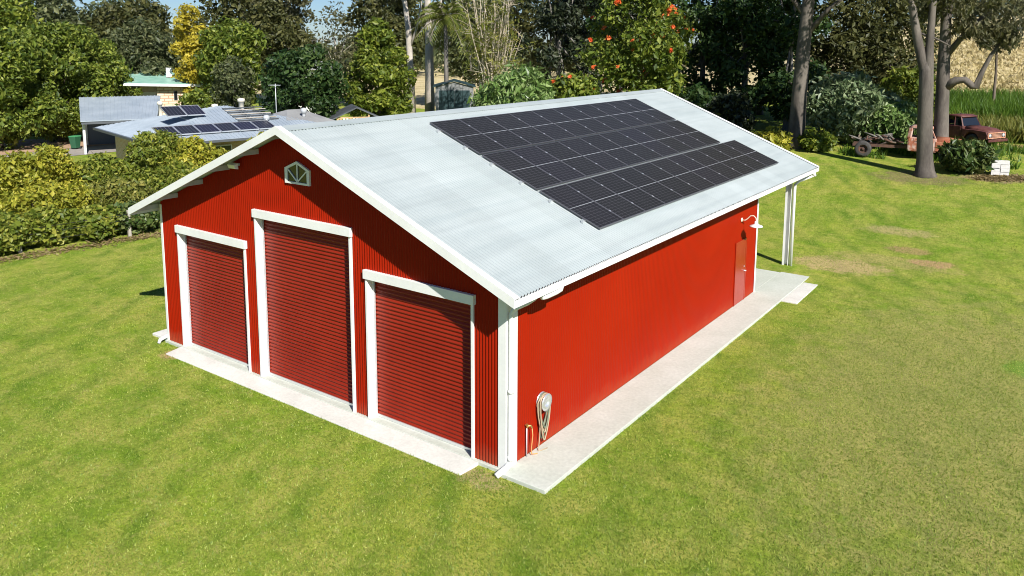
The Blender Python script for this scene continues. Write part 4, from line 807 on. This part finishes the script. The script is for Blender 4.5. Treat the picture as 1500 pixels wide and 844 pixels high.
# ------------------------------------------------------------- old trucks
def wheel(par, x, y, r=.46, w=.26, dual=False):
    t = MB().lathe([(r*.56,-w/2),(r*.80,-w/2*1.05),(r*.96,-w/2*.8),(r,-w/2*.4),(r,w/2*.4),(r*.96,w/2*.8),(r*.80,w/2*1.05),(r*.56,w/2),(r*.56,-w/2)], 24, (x,y,r-.03), 'y').build('wheel', M['rubber'], par)
    MB().lathe([(0,-w*.2),(r*.18,-w*.25),(r*.2,-w*.05),(r*.45,-w*.02),(r*.558,-w*.45),(r*.558,w*.45),(r*.45,w*.1),(0,w*.1)], 20, (x,y,r-.03), 'y').build('rim', M['rust_dark'], t)
def old_truck(label, x, y, rz_, paint, hood, bed, chassis_only, seed):
    g = float(terr(x, y)); t = thing('old_truck', label, 'truck', (x, y, g-.04), rz_, 'rusty old trucks under the gums')
    hw = .88
    # front axle x=0, cab from -1.75 to -.55, bonnet to .95
    for s in (-.38,.38): MB().bar((-4.9 if chassis_only else -3.9,s,.62),(1.0,s,.62),.08,.16).build('chassis_rail', M['rust_dark'], t)
    b = MB()
    for xx in (-4.6,-3.6,-2.6,-.2,.8): b.bar((xx,-.34,.62),(xx,.34,.62),.1,.1)
    b.build('cross_member', M['rust_dark'], t)
    # cab: lower tub, pillars, roof
    def sec(x, w, z0, z1, r=.08): return [(x,-w,z0+r),(x,-w+r*.4,z0),(x,w-r*.4,z0),(x,w,z0+r),(x,w*1.0,z1-.1),(x,w*.97,z1),(x,-w*.97,z1),(x,-w,z1-.1)]
    cab = MB().loft([sec(-2.02,hw*.96,.50,1.18),sec(-1.95,hw,.46,1.22),sec(-.62,hw,.44,1.22),sec(-.55,hw*.97,.44,1.20)], True, False).build('cab', M[paint], t, .015)
    rf = MB().loft([[(-1.92,-.62,1.74),(-1.92,.62,1.74),(-1.92,.60,1.79),(-1.92,-.60,1.79)],[(-1.75,-.72,1.74),(-1.75,.72,1.74),(-1.75,.66,1.85),(-1.75,-.66,1.85)],[(-1.1,-.74,1.74),(-1.1,.74,1.74),(-1.1,.68,1.87),(-1.1,-.68,1.87)],[(-.74,-.70,1.73),(-.74,.70,1.73),(-.74,.66,1.80),(-.74,-.66,1.80)]]).build('roof', M[paint], t)
    for s in (-1,1):
        for a_, b_, w_ in (((-.62,s*.82,1.2),(-.86,s*.69,1.75),.07),((-1.15,s*.83,1.2),(-1.2,s*.71,1.75),.05),((-1.93,s*.80,1.2),(-1.86,s*.66,1.75),.16)): MB().bar(a_,b_,w_).build('pillar', M[paint], t)
        d = MB().box(-1.72,-.70,s*hw-.012 if s < 0 else hw-.01,s*hw+.012 if s < 0 else hw+.014,.56,1.2).build('door', M[paint], t, .01)
        MB().box(-1.62,-1.46,s*(hw+.035)-.012,s*(hw+.035)+.012,1.06,1.09).build('handle', M['rust_orange'], d)
        MB().add([(-1.14,s*.81,1.24),(-.72,s*.80,1.24),(-.86,s*.70,1.72),(-1.18,s*.71,1.72)],[(0,1,2,3)]).build('pane', M['glass'], d)
    MB().add([(-1.95,-.7,1.25),(-1.95,.7,1.25),(-1.88,.6,1.72),(-1.88,-.6,1.72)],[(0,1,2,3)]).build('rear_window', M['glass'], t)
    MB().add([(-.60,-.76,1.24),(-.60,.76,1.24),(-.83,.66,1.73),(-.83,-.66,1.73)],[(0,1,2,3)]).build('windscreen', M['glass'], t)
    # bonnet
    def hs(x, w, z0, z1): return [(x,-w,z0),(x,w,z0),(x,w,z1-.10),(x,w*.85,z1-.02),(x,w*.35,z1+.02),(x,-w*.35,z1+.02),(x,-w*.85,z1-.02),(x,-w,z1-.10)]
    MB().loft([hs(-.56,.74,.8,1.24),hs(.0,.70,.8,1.22),hs(.6,.66,.8,1.16),hs(.92,.60,.8,1.06),hs(.98,.56,.8,.98)]).build('bonnet', M[hood], t)
    arch = [(-.62,.52)]+[(.48*math.cos(a)*-1, .44+.48*math.sin(a)) for a in np.linspace(.18,math.pi-.18,9)]+[(.62,.5),(.96,.55),(1.0,.80),(.90,1.0),(.3,1.06),(-.62,1.06)]
    for s in (-1,1): MB().prism(arch, s*.60 if s > 0 else -hw-.02, hw+.02 if s > 0 else -.60).build('fender', M[hood], t, .02)
    gl = MB().box(.985,1.02,-.82,.82,.60,.66).box(.985,1.02,-.82,.82,.90,.96).box(.985,1.02,-.82,-.76,.661,.899).box(.985,1.02,.76,.82,.661,.899).build('grille', M['rust_orange'], t)
    for k in range(3): MB().box(.99,1.01,-.5,.5,.69+k*.07,.72+k*.07).build('bar', M['rust_orange'], gl)
    MB().box(.96,.984,-.755,.755,.66,.90).build('grille_back', M['black'], t)
    for s in (-1,1): MB().lathe([(0,.05),(.05,.045),(.085,.02),(.10,.03),(.10,0),(0,0)], 16, (.99,s*.63,.78), 'x').build('headlight', M['galv'], t)
    MB().box(1.05,1.12,-.9,.9,.40,.56).build('bumper', M[paint], t, .02)
    for s in (-1,1): wheel(t, 0, s*.74, .42, .22)
    rx = -4.3 if chassis_only else -2.95
    for s in (-1,1): wheel(t, rx, s*.80, .46 if chassis_only else .42, .28 if chassis_only else .22)
    MB().tube([(rx,-.7,.43),(rx,.7,.43)], .06, 8).lathe([(0,-.16),(.15,-.1),(.17,0),(.15,.1),(0,.16)], 12, (rx,0,.43), 'y').build('rear_axle', M['rust_dark'], t)
    if bed:
        for s in (-1,1): MB().box(-4.1,-2.08,s*.86-.03,s*.86+.03,.62,1.12).build('bed_side', M[paint], t, .01)
        MB().box(-4.1,-2.08,-.825,.825,.70,.75).box(-2.11,-2.07,-.825,.825,.755,1.12).box(-4.1,-4.06,-.825,.825,.755,1.1).build('bed_floor', M[paint], t)
    return t
old_truck('stripped pinkish rusty truck with bare rear chassis and one big tyre showing', 2.45, 38.75, math.radians(8.7), 'rust_pale', 'rust', False, True, 1)
old_truck('dark maroon rusty pickup with orange grille behind the two gums', 3.55, 43.9, math.radians(-28), 'maroon', 'maroon', True, False, 2)
# scrap on the chassis
js = thing('scrap_pile', 'pile of twisted grey scrap and branches on the bare truck chassis', 'scrap', (-1.0,38.2,float(terr(-1,38.2))+.78), .15)
rng = np.random.default_rng(31)
for k in range(26):
    a = rng.uniform(-1,1,3)*np.array([1.2,.45,.1])+np.array([0,0,.12]); e = a+rng.uniform(-1,1,3)*np.array([1.0,.4,.25])+np.array([0,0,.12])
    MB().tube([a,(a+e)/2+rng.normal(size=3)*.08,e], [.05,.06,.03], 6).build('branch' if k % 2 else 'scrap_bar', [BK['grey'],M['rust_dark'],BK['brown']][k % 3], js)
st = thing('block_stack', 'stack of pale concrete blocks on the lawn beside the leafy bush', 'blocks', (5.32,35.6,float(terr(5.32,35.6))), .25)
for r in range(4):
    for k in range(2):
        x0 = -.40+k*.41+rng.uniform(-.015,.015); dy = rng.uniform(-.03,.03); zb = r*.197
        bb = MB().box(x0,x0+.39,-.1+dy,-.06+dy,zb,zb+.19).box(x0,x0+.39,.06+dy,.1+dy,zb,zb+.19)
        for q in (0,.175,.35): bb.box(x0+q,x0+q+.04,-.0595+dy,.0595+dy,zb+.001,zb+.189)
        bb.build('block', M['block'], st)
print('leaf tris', NTRI[0], 'objects', len(bpy.data.objects))
